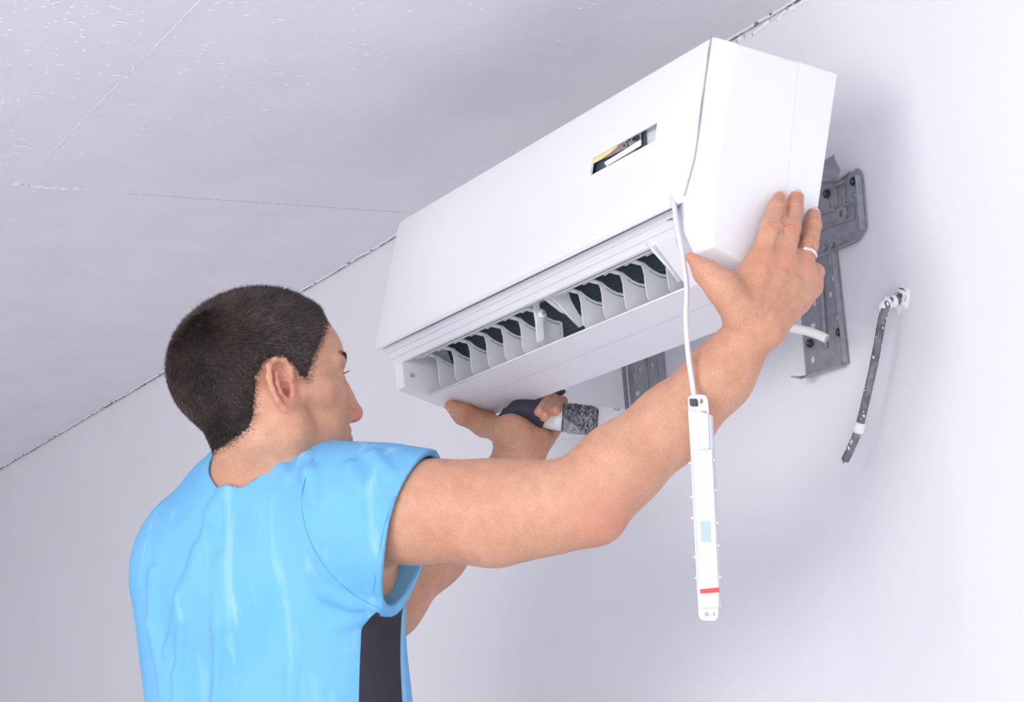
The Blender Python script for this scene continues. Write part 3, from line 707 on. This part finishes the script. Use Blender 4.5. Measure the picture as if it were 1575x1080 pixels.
# head
ell(B, hp(.012, 0, .054), HB, (.103, .078, .086), .02)
ell(B, hp(-.035, 0, .045), HB, (.058, .066, .062), .03)
ell(B, hp(.060, 0, .050), HB, (.060, .062, .052), .02)
ell(B, hp(.052, 0, -.020), HB, (.055, .058, .062), .025)
ell(B, hp(.062, .036, -.038), HB, (.034, .024, .040), .02); ell(B, hp(.062, -.036, -.038), HB, (.034, .024, .040), .02)
for s in (1, -1):
    cap(B, hp(.012, s*.060, -.045), hp(.078, s*.018, -.094), .016, .016, .022)
    cap(B, hp(.000, s*.064, -.010), hp(.012, s*.060, -.048), .016, .017, .02)
    cap(B, hp(.060, s*.058, -.004), hp(.084, s*.044, -.006), .014, .014, .02)
    cap(B, hp(.110, s*.012, .036), hp(.092, s*.048, .034), .010, .008, .012)
    cap(B, hp(.030, s*.068, -.002), hp(.060, s*.060, -.004), .009, .010, .02)
ell(B, hp(.088, 0, -.092), HB, (.020, .024, .018), .015)
ell(B, hp(.090, 0, -.050), HB, (.016, .030, .022), .014)
for s in (1, -1):
    ell(B, hp(.116, s*.034, .016), HB, (.014, .018, .012), .012, 's')
    B.add(f_cap(hp(.0935, s*.033, .0165), hp(.0935, s*.033, .0165), .0145, .0145), hp(.0935, s*.033, .0165), .0145, .004)
    chain(B, [hp(.1078, s*.022, .0160), hp(.1090, s*.033, .0168), hp(.0990, s*.0455, .0152)], [.0010, .0026, .0010], .0015, mode='s')
cap(B, hp(.112, 0, .026), hp(.128, 0, -.024), .0075, .0085, .010)
ell(B, hp(.106, 0, -.012), HB, (.020, .0125, .032), .012); ell(B, hp(.086, 0, -.022), HB, (.020, .030, .036), .015)
ell(B, hp(.1265, 0, -.030), HB, (.0115, .0105, .0100), .008)
for s in (1, -1):
    ell(B, hp(.114, s*.0125, -.034), HB, (.0105, .0075, .0078), .007)
    ell(B, hp(.1165, s*.0120, -.0400), HB, (.0058, .0044, .0032), .0012, 's')
    cap(B, hp(.1035, s*.019, -.030), hp(.0995, s*.023, -.044), .0012, .0010, .006, mode='s')
cap(B, hp(.1045, -.015, -.0510), hp(.1045, .015, -.0510), .0062, .0062, .006); cap(B, hp(.1065, -.005, -.0500), hp(.1065, .005, -.0500), .0058, .0058, .005)
cap(B, hp(.1040, -.014, -.0625), hp(.1040, .014, -.0625), .0072, .0072, .005)
cap(B, hp(.1120, -.024, -.0567), hp(.1120, .024, -.0567), .0018, .0018, .003, mode='s')
# ears
for s in (1, -1):
    e1 = HF*.97-HR*s*.24; e1 /= np.linalg.norm(e1); e2 = HU*.97-HF*.16; e2 -= e1*(e2@e1); e2 /= np.linalg.norm(e2); en = np.cross(e1, e2); en *= np.sign(en@HR)*s
    EC = hp(.0005, s*.0805, .004); EB = np.array([e1, e2, en])
    q = lambda a, b, c=0.: EC+e1*a*1.2+e2*b+en*c
    ell(B, q(-.001, .004, -.002), EB, (.0195, .0285, .0042), .006)
    ell(B, q(.008, -.002, -.008), EB, (.010, .020, .010), .010)
    chain(B, [q(.004, .002, .001), q(.0115, .012, .003), q(.0125, .022, .0035), q(.006, .0325, .004), q(-.005, .0350, .004), q(-.0140, .0275, .0045), q(-.0175, .014, .005), q(-.0165, -.002, .0045), q(-.0120, -.016, .003), q(-.005, -.026, .001)],
          [.0018, .0026, .0030, .0032, .0032, .0033, .0033, .0031, .0030, .0042], .0045)
    chain(B, [q(.002, .024, .001), q(-.0065, .018, .003), q(-.0090, .006, .004), q(-.0075, -.006, .0035), q(-.001, -.0135, .0025)], [.0018, .0024, .0028, .0028, .0024], .003)
    ell(B, q(.002, -.0020, .003), EB, (.0078, .0105, .0075), .003, 's')
    ell(B, q(.001, .0150, .004), EB, (.0062, .0070, .0045), .003, 's')
    ell(B, q(.0045, -.004, -.002), EB, (.0032, .0045, .0060), .002, 's')
    cap(B, q(.0105, -.0005, .001), q(.0085, -.0085, .0025), .0030, .0030, .004)
    ell(B, q(.001, -.0260, .000), EB, (.0070, .0070, .0036), .005)
# right arm
W0 = at(1155, 512, 2.062)
ra_p = [at(560, 787, 2.16), at(640, 788, 2.13), at(760, 794, 2.10), at(845, 783, 2.085), at(893, 768, 2.075)]
chain(B, ra_p, [.0545, .0555, .0535, .0470, .0420], .03)
cap(B, at(905, 780, 2.07), at(926, 800, 2.062), .030, .0235, .035)
chain(B, [at(893, 768, 2.075), at(955, 716, 2.075), at(1035, 651, 2.075), at(1105, 581, 2.070), W0], [.042, .0450, .0405, .0340, .0300], .03)
cap(B, at(700, 775, 2.115), at(790, 775, 2.10), .040, .040, .04)
# right hand (palm against the side cap, thumb under the edge)
pl = lambda px, py, off: onx(px, py, XC+off)
def finger(pts, rs, k=.003): chain(B, pts, rs, k, k0=.014)
MC = [pl(1171, 404, .022), pl(1204, 404, .026), pl(1232, 417, .024), pl(1246, 440, .016)]
for m_, r_, wx in zip(MC, (.0150, .0148, .0138, .0125), ((1148, 492), (1160, 496), (1172, 502), (1184, 508))):
    cap(B, at(wx[0], wx[1], 2.052), m_, .0175, r_, .014)
cap(B, pl(1180, 450, .012), pl(1215, 455, .012), .022, .020, .02)
finger([MC[0], pl(1185, 350, .026), pl(1194, 322, .018), pl(1200, 307, .012)], [.0140, .0122, .0112, .0096])
finger([MC[1], pl(1217, 352, .028), pl(1222, 322, .018), pl(1225, 305, .012)], [.0130, .0108, .0102, .0092])
finger([MC[2], pl(1244, 377, .024), pl(1250, 347, .014), pl(1251, 331, .010)], [.0125, .0112, .0106, .0090])
finger([MC[3], pl(1254, 419, .012), pl(1252, 432, -.022), pl(1240, 446, -.030)], [.0120, .0108, .0095, .0085])
finger([pl(1134, 474, .018), pl(1110, 442, .020), pl(1086, 419, .012), pl(1063, 396, .004)], [.0215, .0180, .0140, .0062], .008)
cap(B, pl(1118, 438, .016), pl(1166, 412, .014), .010, .0115, .018)
for c, r_ in ((pl(1186, 348, .0365), .004), (pl(1216, 351, .0375), .004)): ell(B, c, np.eye(3), (r_*.5, r_*1.4, r_), .006)
# left arm
LW = at(792, 708, 2.665)
chain(B, [at(322, 880, 2.38), at(430, 905, 2.44), at(596, 930, 2.515)], [.062, .052, .044], .03)
chain(B, [at(596, 930, 2.515), at(668, 850, 2.565), at(745, 764, 2.63), LW], [.044, .0425, .0350, .0290], .03)
cap(B, LW, at(806, 706, 2.665), .028, .027, .01)
# left hand (palm up under the unit, fingers closing round the pipe bundle)
chain(B, [und(692, 624, .0105), und(713, 637, .0155), und(745, 652, .0190), at(790, 670, 2.675)], [.0085, .0140, .0172, .0245], .018)
cap(B, LW, at(792, 674, 2.675), .028, .026, .02)
cap(B, at(808, 700, 2.665), at(826, 682, 2.68), .024, .0205, .02)
cap(B, at(785, 664, 2.685), at(832, 674, 2.700), .022, .016, .02)
for p4, r4 in (((( 832, 662, 2.725), (853, 628, 2.742), (847, 611, 2.705), (829, 634, 2.650)), (.0115, .0098, .0088, .0072)),
               (((836, 668, 2.725), (862, 636, 2.742), (853, 616, 2.695), (837, 641, 2.646)), (.0115, .0098, .0090, .0074)),
               (((838, 676, 2.720), (862, 644, 2.735), (864, 618, 2.715), (854, 632, 2.652)), (.0110, .0095, .0088, .0078)),
               (((836, 684, 2.710), (856, 654, 2.725), (862, 634, 2.715), (858, 640, 2.690)), (.0100, .0088, .0080, .0074))):
    chain(B, [at(*p) for p in p4], list(r4), .003, k0=.012)
V, Q = B.mesh(.0023)
V = B.project(V, 1)
# fine creases and a finer mesh where the hands and the face show
def groove(a, b, r=.0007, k=.0016, dep=.0): cap(B, a, b, r, r, k, mode='s')
def surf(px, py, off=0.): p = B.trace(px, py); return p-tocam(p)*off
def tocam(p): d = CAM-p; return d/np.linalg.norm(d)
def crease(*pp, r=.0008, off=.0001):
    P = [surf(x, y, off) for x, y in pp]
    for i in range(len(P)-1): groove(P[i], P[i+1], r)
nx0 = np.array([.93, -.36, 0])
CR = [((1178, 343), (1187, 340), (1196, 342)), ((1176, 348), (1186, 346), (1195, 348)), ((1178, 352), (1187, 352), (1194, 353)),
      ((1209, 347), (1217, 344), (1226, 347)), ((1208, 352), (1217, 351), (1226, 353)), ((1211, 357), (1218, 357), (1225, 358)),
      ((1238, 372), (1245, 370), (1252, 374)), ((1240, 378), (1247, 377), (1253, 380)),
      ((1190, 318), (1197, 316), (1203, 318)), ((1218, 317), (1224, 315), (1230, 317)), ((1246, 342), (1251, 340), (1256, 342)),
      ((1116, 474), (1123, 468), (1135, 467), (1148, 468)), ((1115, 485), (1125, 490), (1138, 500), (1150, 508)), ((1113, 490), (1122, 497), (1132, 506)),
      ((764, 682), (776, 688), (790, 690), (800, 687)), ((765, 688), (777, 692), (788, 693)), ((724, 628), (722, 634)), ((816, 655), (823, 664), (822, 674))]
for c in CR: crease(*c)
for c in (((1209, 316), (1204, 340), (1199, 360), (1193, 382)), ((1236, 340), (1232, 365), (1227, 388))): crease(*c, r=.0022, off=-.0004)
for c in (((848, 611), (838, 626), (832, 642)), ((857, 613), (850, 628), (844, 640))): crease(*c, r=.0012, off=-.0002)
for a, b in (((1160, 482), (1174, 420)), ((1172, 486), (1204, 424)), ((1184, 490), (1228, 436)), ((1194, 494), (1243, 456))):   # tendons
    P = [surf(a[0]+(b[0]-a[0])*t, a[1]+(b[1]-a[1])*t, .0042) for t in (0, .5, 1)]; chain(B, P, [.0048]*3, .008)
hand_c = [(pl(1195, 395, .01), .105), (at(780, 660, 2.69), .115), (hp(.03, .07, -.005), .068), (hp(.10, .02, 0), .055)]
me0 = bpy.data.meshes.new('tmp'); me0.vertices.add(len(V)); me0.vertices.foreach_set('co', V.astype(np.float32).ravel()); me0.loops.add(Q.size); me0.loops.foreach_set('vertex_index', Q.astype(np.int32).ravel())
me0.polygons.add(len(Q)); me0.polygons.foreach_set('loop_start', np.arange(0, Q.size, 4, dtype=np.int32)); me0.update(calc_edges=True)
bm = bmesh.new(); bm.from_mesh(me0); bpy.data.meshes.remove(me0)
for lv in (0, 1):
    vv = np.array([v_.co[:] for v_ in bm.verts]); inr = np.zeros(len(vv), bool)
    for j, (c, r_) in enumerate(hand_c):
        if lv == 1 and j > 1: continue
        inr |= np.linalg.norm(vv-c, axis=1) < r_-.006*lv
    bm.verts.ensure_lookup_table()
    es = [e for e in bm.edges if inr[e.verts[0].index] and inr[e.verts[1].index]]
    bmesh.ops.subdivide_edges(bm, edges=es, cuts=1, use_grid_fill=True); bm.verts.index_update()
body_me = bpy.data.meshes.new('body'); bm.to_mesh(body_me); bm.free()
vv = np.empty(len(body_me.vertices)*3, np.float32); body_me.vertices.foreach_get('co', vv); vv = vv.reshape(-1, 3).astype(float)
sel = np.zeros(len(vv), bool)
for c, r_ in hand_c: sel |= np.linalg.norm(vv-c, axis=1) < r_+.004
vv[sel] = B.project(vv[sel], 2); body_me.vertices.foreach_set('co', vv.astype(np.float32).ravel()); body_me.update()
body = link('body', body_me, M_skin, PE, True)
spots = [(surf(925, 800), .035), (surf(433, 590), .028), (surf(553, 640), .016), (MC[0]+nx0*.014, .014), (MC[1]+nx0*.014, .015), (MC[2]+nx0*.014, .014), (MC[3]+nx0*.01, .014)]+[(surf(x, y), .011) for x, y in ((1187, 346), (1217, 351), (1246, 375), (1199, 303), (1225, 300), (1064, 395), (690, 622), (720, 640), (828, 640), (850, 636))]
fl = np.zeros(len(vv))
for c, r_ in spots: fl = np.maximum(fl, np.exp(-((vv-c)**2).sum(1)/(r_*r_)))
at_ = body_me.attributes.new('flush', 'FLOAT', 'POINT'); at_.data.foreach_set('value', fl.astype(np.float32))
nt = M_skin.node_tree; an_ = nt.nodes.new('ShaderNodeAttribute'); an_.attribute_name = 'flush'; mx = nt.nodes.new('ShaderNodeMix'); mx.data_type = 'RGBA'
bs_ = nt.nodes['Principled BSDF'].inputs['Base Color']; src = bs_.links[0].from_socket; nt.links.new(src, mx.inputs[6]); mx.inputs[7].default_value = (.62, .22, .16, 1)
ml = nt.nodes.new('ShaderNodeMath'); ml.operation = 'MULTIPLY'; ml.inputs[1].default_value = .45; nt.links.new(an_.outputs['Fac'], ml.inputs[0]); nt.links.new(ml.outputs[0], mx.inputs[0]); nt.links.new(mx.outputs[2], bs_)
print('body verts', len(vv))

# eyes, lashes and brows
for s in (1, -1):
    bm = bmesh.new(); bmesh.ops.create_uvsphere(bm, u_segments=20, v_segments=12, radius=.0128, matrix=Matrix.Translation(hp(.0940, s*.033, .0165))); me = bpy.data.meshes.new('eye'); bm.to_mesh(me); bm.free()
    link('eye', me, M_eye, PE, True)
    bm = bmesh.new(); bmesh.ops.create_uvsphere(bm, u_segments=16, v_segments=10, radius=.0062, matrix=Matrix.Translation(hp(.1010, s*.033, .0165))); me = bpy.data.meshes.new('iris'); bm.to_mesh(me); bm.free()
    link('iris', me, M_iris, PE, True)
    v = []; f = []
    for i in range(16):
        t = i/15; a0_ = hp(.1082-.0090*t*t, s*(.024+.023*t), .0188-.002*t); d_ = HF*.0095+HU*.0030+HR*s*.004*t; w_ = HR*.0006+HU*.0003
        k = len(v); v += [a0_-w_, a0_+w_, a0_+d_]; f.append((k, k+1, k+2))
    pyd('eyelash', v, f, M_strand, PE)
def strandmesh(name, P, D, L, wd, m, parent):
    """one thin bent blade per root point"""
    n = len(P); D = D/np.linalg.norm(D, axis=1)[:, None]
    view = CAM-P; sd = np.cross(D, view+np.random.RandomState(5).normal(0, .8, (n, 3))); sd /= np.linalg.norm(sd, axis=1)[:, None]
    V_ = np.stack([P-sd*wd, P+sd*wd, P+D*(L*.55)[:, None]+sd*wd*.8, P+D*(L*.55)[:, None]-sd*wd*.8, P+D*L[:, None]-HU*0.0], 1).reshape(-1, 3)
    me = bpy.data.meshes.new(name); me.vertices.add(n*5); me.vertices.foreach_set('co', V_.astype(np.float32).ravel())
    b = np.arange(n)*5; li = np.stack([b, b+1, b+2, b+3, b+3, b+2, b+4], 1).ravel(); me.loops.add(n*7); me.loops.foreach_set('vertex_index', li.astype(np.int32))
    ls = np.stack([np.arange(n)*7, np.arange(n)*7+4], 1).ravel(); me.polygons.add(n*2); me.polygons.foreach_set('loop_start', ls.astype(np.int32)); me.update(calc_edges=True)
    return link(name, me, m, parent)
RS = np.random.RandomState(7)
for s in (1, -1):
    n = 420; t = RS.rand(n); r_ = .012+.040*t
    P = np.array([hp(.1185-.024*a*a-.002*a, s*b, .036+.006*math.sin(a*2.4)+c) for a, b, c in zip(t, r_, RS.uniform(-.0028, .0028, n))])
    tag(strandmesh('eyebrow', P, HR*s*np.ones((n, 1))*1.0+HF*.35+HU*RS.uniform(-.1, .5, (n, 1)), RS.uniform(.005, .009, n), .00040, M_strand, PE), kind='stuff')

# hair: close cap over the scalp, then short strands growing from it
HL = np.array([(.120, .101), (.104, .094), (.088, .080), (.073, .058), (.0545, .034), (.045, .014), (.038, .008), (.028, .014), (.018, .030), (.006, .040), (-.012, .037), (-.024, .022), (-.027, -.002), (-.030, -.022), (-.042, -.040), (-.065, -.052), (-.15, -.055), (-.15, .2), (.120, .2)])
def polyd(P, poly):
    d = np.full(len(P), 9.); ins = np.zeros(len(P), bool)
    for i in range(len(poly)):
        a = poly[i]; b = poly[(i+1) % len(poly)]; ab = b-a
        t = np.clip(((P-a)@ab)/(ab@ab), 0, 1); d = np.minimum(d, np.linalg.norm(P-a-t[:, None]*ab, axis=1))
        c = ((a[1] > P[:, 1]) != (b[1] > P[:, 1])); xx = a[0]+(P[:, 1]-a[1])*ab[0]/(ab[1] if abs(ab[1]) > 1e-9 else 1e-9); ins ^= c & (P[:, 0] < xx)
    return np.where(ins, d, -d)
loc = (V-HO)@HB.T
bn = np.zeros_like(V); fn_ = np.cross(V[Q[:, 1]]-V[Q[:, 0]], V[Q[:, 2]]-V[Q[:, 0]])
for k in range(4): np.add.at(bn, Q[:, k], fn_)
bn /= np.linalg.norm(bn, axis=1)[:, None]+1e-12
if ((bn*(V-V.mean(0))).sum(1)).mean() < 0: bn = -bn
hm = polyd(loc[:, [0, 2]], HL)
ear = (np.abs(loc[:, 1]) > .0785) & (loc[:, 2] < .041) & (loc[:, 0] > -.026) & (loc[:, 0] < .02)
inh = (hm > -.006) & (loc[:, 2] > -.06) & (np.linalg.norm(loc-[0, 0, .04], axis=1) < .16) & ~ear
keepf = (inh & (hm > .0035))[Q].all(1)
th = np.clip((hm-.002)/.02, 0, 1)*.0045+.0002
used = np.unique(Q[keepf]); remap = -np.ones(len(V), int); remap[used] = np.arange(len(used))
HV = V[used]+bn[used]*th[used, None]; HQ = remap[Q[keepf]]
hair = npmesh('hair', HV, HQ, M_hair, PE)
cand = np.where(inh)[0]; sc_ = RS.choice(cand, 64000)
jit = RS.normal(0, .0011, (len(sc_), 3)); hh = hm[sc_]+RS.normal(0, .0030, len(sc_))
sc_ = sc_[hh > -.0015]; jit = jit[hh > -.0015]
P = V[sc_]+bn[sc_]*(th[sc_, None]-.0004); P = P+jit-bn[sc_]*((jit*bn[sc_]).sum(1))[:, None]
N_ = bn[sc_]; whorl = hp(-.062, .022, .118); away = P-whorl; away -= N_*((away*N_).sum(1))[:, None]; away /= np.linalg.norm(away, axis=1)[:, None]+1e-9
swirl = np.cross(N_, away)
D = N_*.55+away*.8+swirl*.35+RS.normal(0, .22, P.shape)
lf = np.clip(.35+hm[sc_]/.03, .3, 1.0)
topf = np.clip((loc[sc_, 2]-.03)/.10, 0, 1)
tag(strandmesh('hair_strands', P, D, (.0055+.0050*topf)*lf*RS.uniform(.7, 1.25, len(P)), .00020, M_strand, hair), kind='stuff')

# nails of the fingers that show, and the ring
def nail(p, u, n, w_, l_, name='nail'):
    u = np.array(u, float); u /= np.linalg.norm(u); n = np.array(n, float); n -= u*(n@u); n /= np.linalg.norm(n); s = np.cross(u, n); v = []; f = []
    for i in range(7):
        for j in range(7):
            a = (i/6-.5)*2; b = (j/6-.5)*2; e = math.sqrt(max(0, 1-.55*abs(b)**4)); v.append(p+s*a*w_*e+u*b*l_*(1-.18*a*a)-n*(a*a*w_*.38+max(0, b)**2*.0004))
    for i in range(6):
        for j in range(6): k = i*7+j; f.append((k, k+1, k+8, k+7))
    o = pyd(name, v, f, M_nail, PE, True); m_ = o.modifiers.new('s', 'SOLIDIFY'); m_.thickness = .0008; m_.offset = -1; return o
nx = np.array([.93, -.36, 0])
for tip, dip, r_ in ((pl(1201, 307, .012), pl(1195, 322, .018), .0098), (pl(1225, 305, .012), pl(1222, 322, .018), .0093), (pl(1251, 331, .010), pl(1250, 347, .014), .0091)):
    u = (tip-dip)/np.linalg.norm(tip-dip); n_ = nx-u*(nx@u); n_ /= np.linalg.norm(n_); nail(tip+u*.0002+n_*(r_-.0002), u, n_, .0060, .0065)
a_, b_ = und(691, 625, .0115), und(714, 639, .0145); u = (a_-b_)/np.linalg.norm(a_-b_); n_ = tocam(a_)*.8+np.array([-.1, -.3, -.5]); n_ -= u*(n_@u); n_ /= np.linalg.norm(n_); nail(a_-u*.004+n_*.0087, u, n_, .0062, .0075)
for t_, d_, r_ in ((at(829, 634, 2.650), at(847, 611, 2.705), .0071), (at(837, 641, 2.646), at(853, 616, 2.695), .0073)):
    u = (t_-d_)/np.linalg.norm(t_-d_); n_ = tocam(t_)+np.array([-.25, 0, 0]); n_ -= u*(n_@u); n_ /= np.linalg.norm(n_); nail(t_+n_*(r_-.0001)-u*.001, u, n_, .0050, .0055)
c1_, c2_ = MC[2], pl(1244, 377, .024); ax_ = (c2_-c1_)/np.linalg.norm(c2_-c1_); rc = c1_+(c2_-c1_)*.66
_, ua, ub = frame(ax_); v = []; f = []
for i in range(40):
    t = 2*math.pi*i/40
    for (dr, dz) in ((.0120, -.0024), (.0131, -.0018), (.0134, 0), (.0131, .0018), (.0120, .0024)): v.append(rc+(ua*math.cos(t)+ub*math.sin(t))*dr+ax_*dz)
for i in range(40):
    for j in range(5): f.append((i*5+j, i*5+(j+1) % 5, ((i+1) % 40)*5+(j+1) % 5, ((i+1) % 40)*5+j))
tag(pyd('finger_ring', v, f, M_ring, PE, True), 'plain silver ring on the ring finger')

# ---- t-shirt
T = Field(); g = .0065
for a, b, ra, rb_, n, s in tor: cap(T, a, b, ra+g, rb_+g, .055, n=n, s=s)
cap(T, at(440, 1150, 2.27), np.array([-.082, -.69, 1.17]), .160, .176, .05, n=TF, s=.70)
# sleeve
hT, hBm, hN = at(653, 717, 2.125), at(600, 932, 2.135), at(595, 812, 2.058)
hn = np.cross(hT-hBm, hN-hBm); hn /= np.linalg.norm(hn)
if hn@(at(760, 794, 2.1)-hBm) < 0: hn = -hn
sv = np.array(hT-hBm); sl_n = np.cross(hn, sv); sl_n /= np.linalg.norm(sl_n)    # near-far direction of the sleeve section
SL = [(at(548, 802, 2.18), .080), (at(600, 812, 2.155), .085), (at(720, 842, 2.115), .0865)]
AL = [(at(562, 787, 2.16), .0590), (at(640, 792, 2.13), .0618), (at(730, 796, 2.107), .0605)]
def sleeve(F_, gg, k, mode='u'):
    for i in range(2): cap(F_, AL[i][0], AL[i+1][0], AL[i][1]+gg, AL[i+1][1]+gg, k, mode=mode)
    for i in range(2): cap(F_, SL[i][0], SL[i+1][0], SL[i][1]+gg, SL[i+1][1]+gg, k, n=sl_n, s=.80, mode=mode)
sleeve(T, 0, .035)
cap(T, at(530, 775, 2.165), at(560, 784, 2.158), .053, .055, .03)
# folds: long soft ridges down the back, gathered at the armpit
rnd = random.Random(4)
def fold(pts, r, lift=.0015, k=.012, mode='u'):
    P = [T.trace(*p) for p in pts]
    r *= .7; lift *= 1.6; P = [p+tocam(p)*(lift-r) for p in P]
    return P, r, k, mode
FO = [fold(p, r, l) for p, r, l in [
    ([(322, 820), (300, 880), (284, 950), (275, 1040), (272, 1100)], .010, .0020), ([(305, 845), (280, 920), (262, 1000), (255, 1080)], .009, .0018),
    ([(345, 860), (340, 960), (333, 1080)], .010, .0012), ([(240, 880), (238, 960), (255, 1060)], .010, .0015), ([(455, 960), (452, 1030), (448, 1100)], .009, .0012),
    ([(470, 706), (478, 730), (486, 770)], .010, .0030), ([(430, 718), (445, 735)], .009, .0015), ([(500, 910), (545, 925), (580, 930)], .010, .0015), ([(520, 960), (555, 945), (578, 938)], .009, .0018),
    ([(380, 730), (352, 760), (330, 790)], .012, .0015), ([(575, 700), (600, 730)], .008, .0010), ([(540, 720), (556, 750)], .010, .0010)]]
for P, r, k, mode in FO: chain(T, P, [r]*len(P), k)
def disp(P): return .0011*np.sin(P[:, 0]*31+P[:, 2]*17)*np.sin(P[:, 1]*27-P[:, 2]*11)+.0007*np.sin(P[:, 0]*70+P[:, 1]*40+P[:, 2]*9)
# cut away beyond the hem and hollow the sleeve; open the collar
def f_beyond(P): return -(P-hBm)@hn           # negative past the hem plane
_z = Field(); sleeve(_z, .022, .02)
def f_zone(P): return _z.ev(P)
T.add(lambda P: np.maximum(f_beyond(P), f_zone(P)), (hBm+hT)/2, .18, .0015, 's')
inner = Field(); sleeve(inner, -.0048, .03); 
T.add(lambda P: np.maximum(inner.ev(P), -((P-hBm)@hn)-.085), (hBm+hT)/2, .17, .002, 's')
nk0, nk1 = hp(-.008, 0, -.02), at(398, 775, 2.265); nkf = f_cap(nk0+(nk0-nk1)*.3, nk0+(nk1-nk0)*.90, .060, .0610)
T.add(nkf, (nk0+nk1)/2, .16, .004, 's')
T.add(disp, (0, 0, 0), 99, 0, 'd')
TV, TQ = T.mesh(.0024)
me0 = bpy.data.meshes.new('tmp'); me0.from_pydata([tuple(p) for p in TV], [], [tuple(q) for q in TQ])
bm = bmesh.new(); bm.from_mesh(me0); bpy.data.meshes.remove(me0)
bmesh.ops.holes_fill(bm, edges=[e for e in bm.edges if e.is_boundary], sides=16)
bmesh.ops.smooth_vert(bm, verts=bm.verts, factor=.5, use_axis_x=True, use_axis_y=True, use_axis_z=True)
def cutplane(p0, p1, p2, side):
    n = np.cross(p1-p0, p2-p0); n /= np.linalg.norm(n)
    if n@(side-p0) < 0: n = -n
    return p0, n
ahA = cutplane(T.trace(480, 706), T.trace(583, 934), T.trace(466, 800), at(700, 820, 2.1))
tc_ = at(430, 1000, 2.27)
spA = cutplane(T.trace(583, 938), T.trace(552, 1079), at(430, 1000, 2.27), at(640, 1000, 2.1))
bb0 = at(606, 1000, 2.18)
spB = (bb0+TF*.012, TRt*.25-TF*.97)
for co, no in (ahA, spA, spB):
    bmesh.ops.bisect_plane(bm, geom=bm.verts[:]+bm.edges[:]+bm.faces[:], plane_co=Vector(co), plane_no=Vector(no))
bm.faces.ensure_lookup_table()
slf = Field(); sleeve(slf, 0, .035)
FC = np.array([fc.calc_center_median()[:] for fc in bm.faces]); onsl = (np.abs(slf.evp(FC)) < .008) & ((hBm-FC)@hn < .06) & ((hBm-FC)@hn > -.01)
zlim = T.trace(583, 934)[2]+.03
cls = []
for fi_, fc in enumerate(bm.faces):
    c = FC[fi_]
    s_ = (c-ahA[0])@ahA[1] > 0; nearS = np.linalg.norm(c-at(600, 800, 2.14)) < .20 and c[2] > T_z if False else (np.linalg.norm(c-at(610, 812, 2.13)) < .175)
    if onsl[fi_]: cls.append(1)
    elif s_ and nearS and (c-at(590, 940, 2.2))@np.array([0, 0, 1.]) > -.012: cls.append(1)
    elif (c-spA[0])@spA[1] > 0 and (c-spB[0])@spB[1] > 0 and c[2] < zlim and (c-tc_)@TRt > .02: cls.append(2)
    else: cls.append(0)
bm.verts.index_update()
AV = np.array([v.co[:] for v in bm.verts]); FS = [[v.index for v in fc.verts] for fc in bm.faces]; bm.free()
def sub(name, k, m, parent):
    fs = [q for q, c in zip(FS, cls) if c == k]; u = sorted({i for q in fs for i in q}); mp = {a: i for i, a in enumerate(u)}
    me = bpy.data.meshes.new(name); me.from_pydata([tuple(AV[i]) for i in u], [], [tuple(mp[i] for i in q) for q in fs]); me.update(); return link(name, me, m, parent, True)
shirt = sub('t_shirt', 0, M_shirt, PE); sub('sleeve', 1, M_shirt, shirt); tag(sub('side_panel', 2, M_char, shirt), 'charcoal side panel')
# seams and hem stitching traced on the cloth
def seam(name, pts, r, m, off=.0): tube(name, [(lambda p: p+tocam(p)*off)(T.trace(*p)) for p in pts], r, m, shirt, seg=6, n=4)
seam('armhole_seam', [(481, 706), (470, 735), (464, 765), (467, 800), (478, 835), (497, 868), (523, 898), (552, 920), (582, 935)], .0006, M_stitch)
seam('hem_stitching', [(660, 709), (632, 730), (608, 764), (593, 802), (584, 845), (577, 890), (574, 912)], .0005, M_stitch)


# ---- trousers, shoes and the step stool he stands on (all below the frame)
PZ = np.array([-.085, -.69, 0]); J = Field()
cap(J, PZ+[0, 0, 1.19], PZ+[0, 0, 1.02], .145, .160, .04, n=TF, s=.62)
for s in (1, -1):
    o_ = TRt*s*.095
    chain(J, [PZ+o_+[0, 0, 1.04], PZ+o_*1.1+TF*.02+[0, 0, .80], PZ+o_*1.2+[0, 0, .47]], [.092, .068, .056], .03)
jv, jq = J.mesh(.006); npmesh('trousers', jv, jq, M_jean, PE)
for s in (1, -1):
    K_ = Field(); o_ = PZ+TRt*s*.115
    chain(K_, [o_+TF*-.05+[0, 0, .402], o_+TF*.09+[0, 0, .398], o_+TF*.16+[0, 0, .392]], [.040, .040, .030], .03); cap(K_, o_+[0, 0, .47], o_+[0, 0, .41], .042, .042, .03)
    jv, jq = K_.mesh(.005); jv[:, 2] = np.maximum(jv[:, 2], .365); npmesh('shoe', jv, jq, M_shoe, PE)
ST = thing('step_stool', 'plain wooden step stool under the standing man, below the picture', 'stool', (PZ[0], PZ[1], 0))
box('top_board', PZ+TF*.05+[0, 0, .350], TRt*.50, TF*.36, (0, 0, .03), M_wood, ST, .003)
for a_ in (-1, 1):
    for b_ in (-1, 1): box('leg', PZ+TF*(.05+b_*.15)+TRt*a_*.21+[0, 0, .1675], TRt*.04, TF*.04, (0, 0, .335), M_wood, ST, .003)
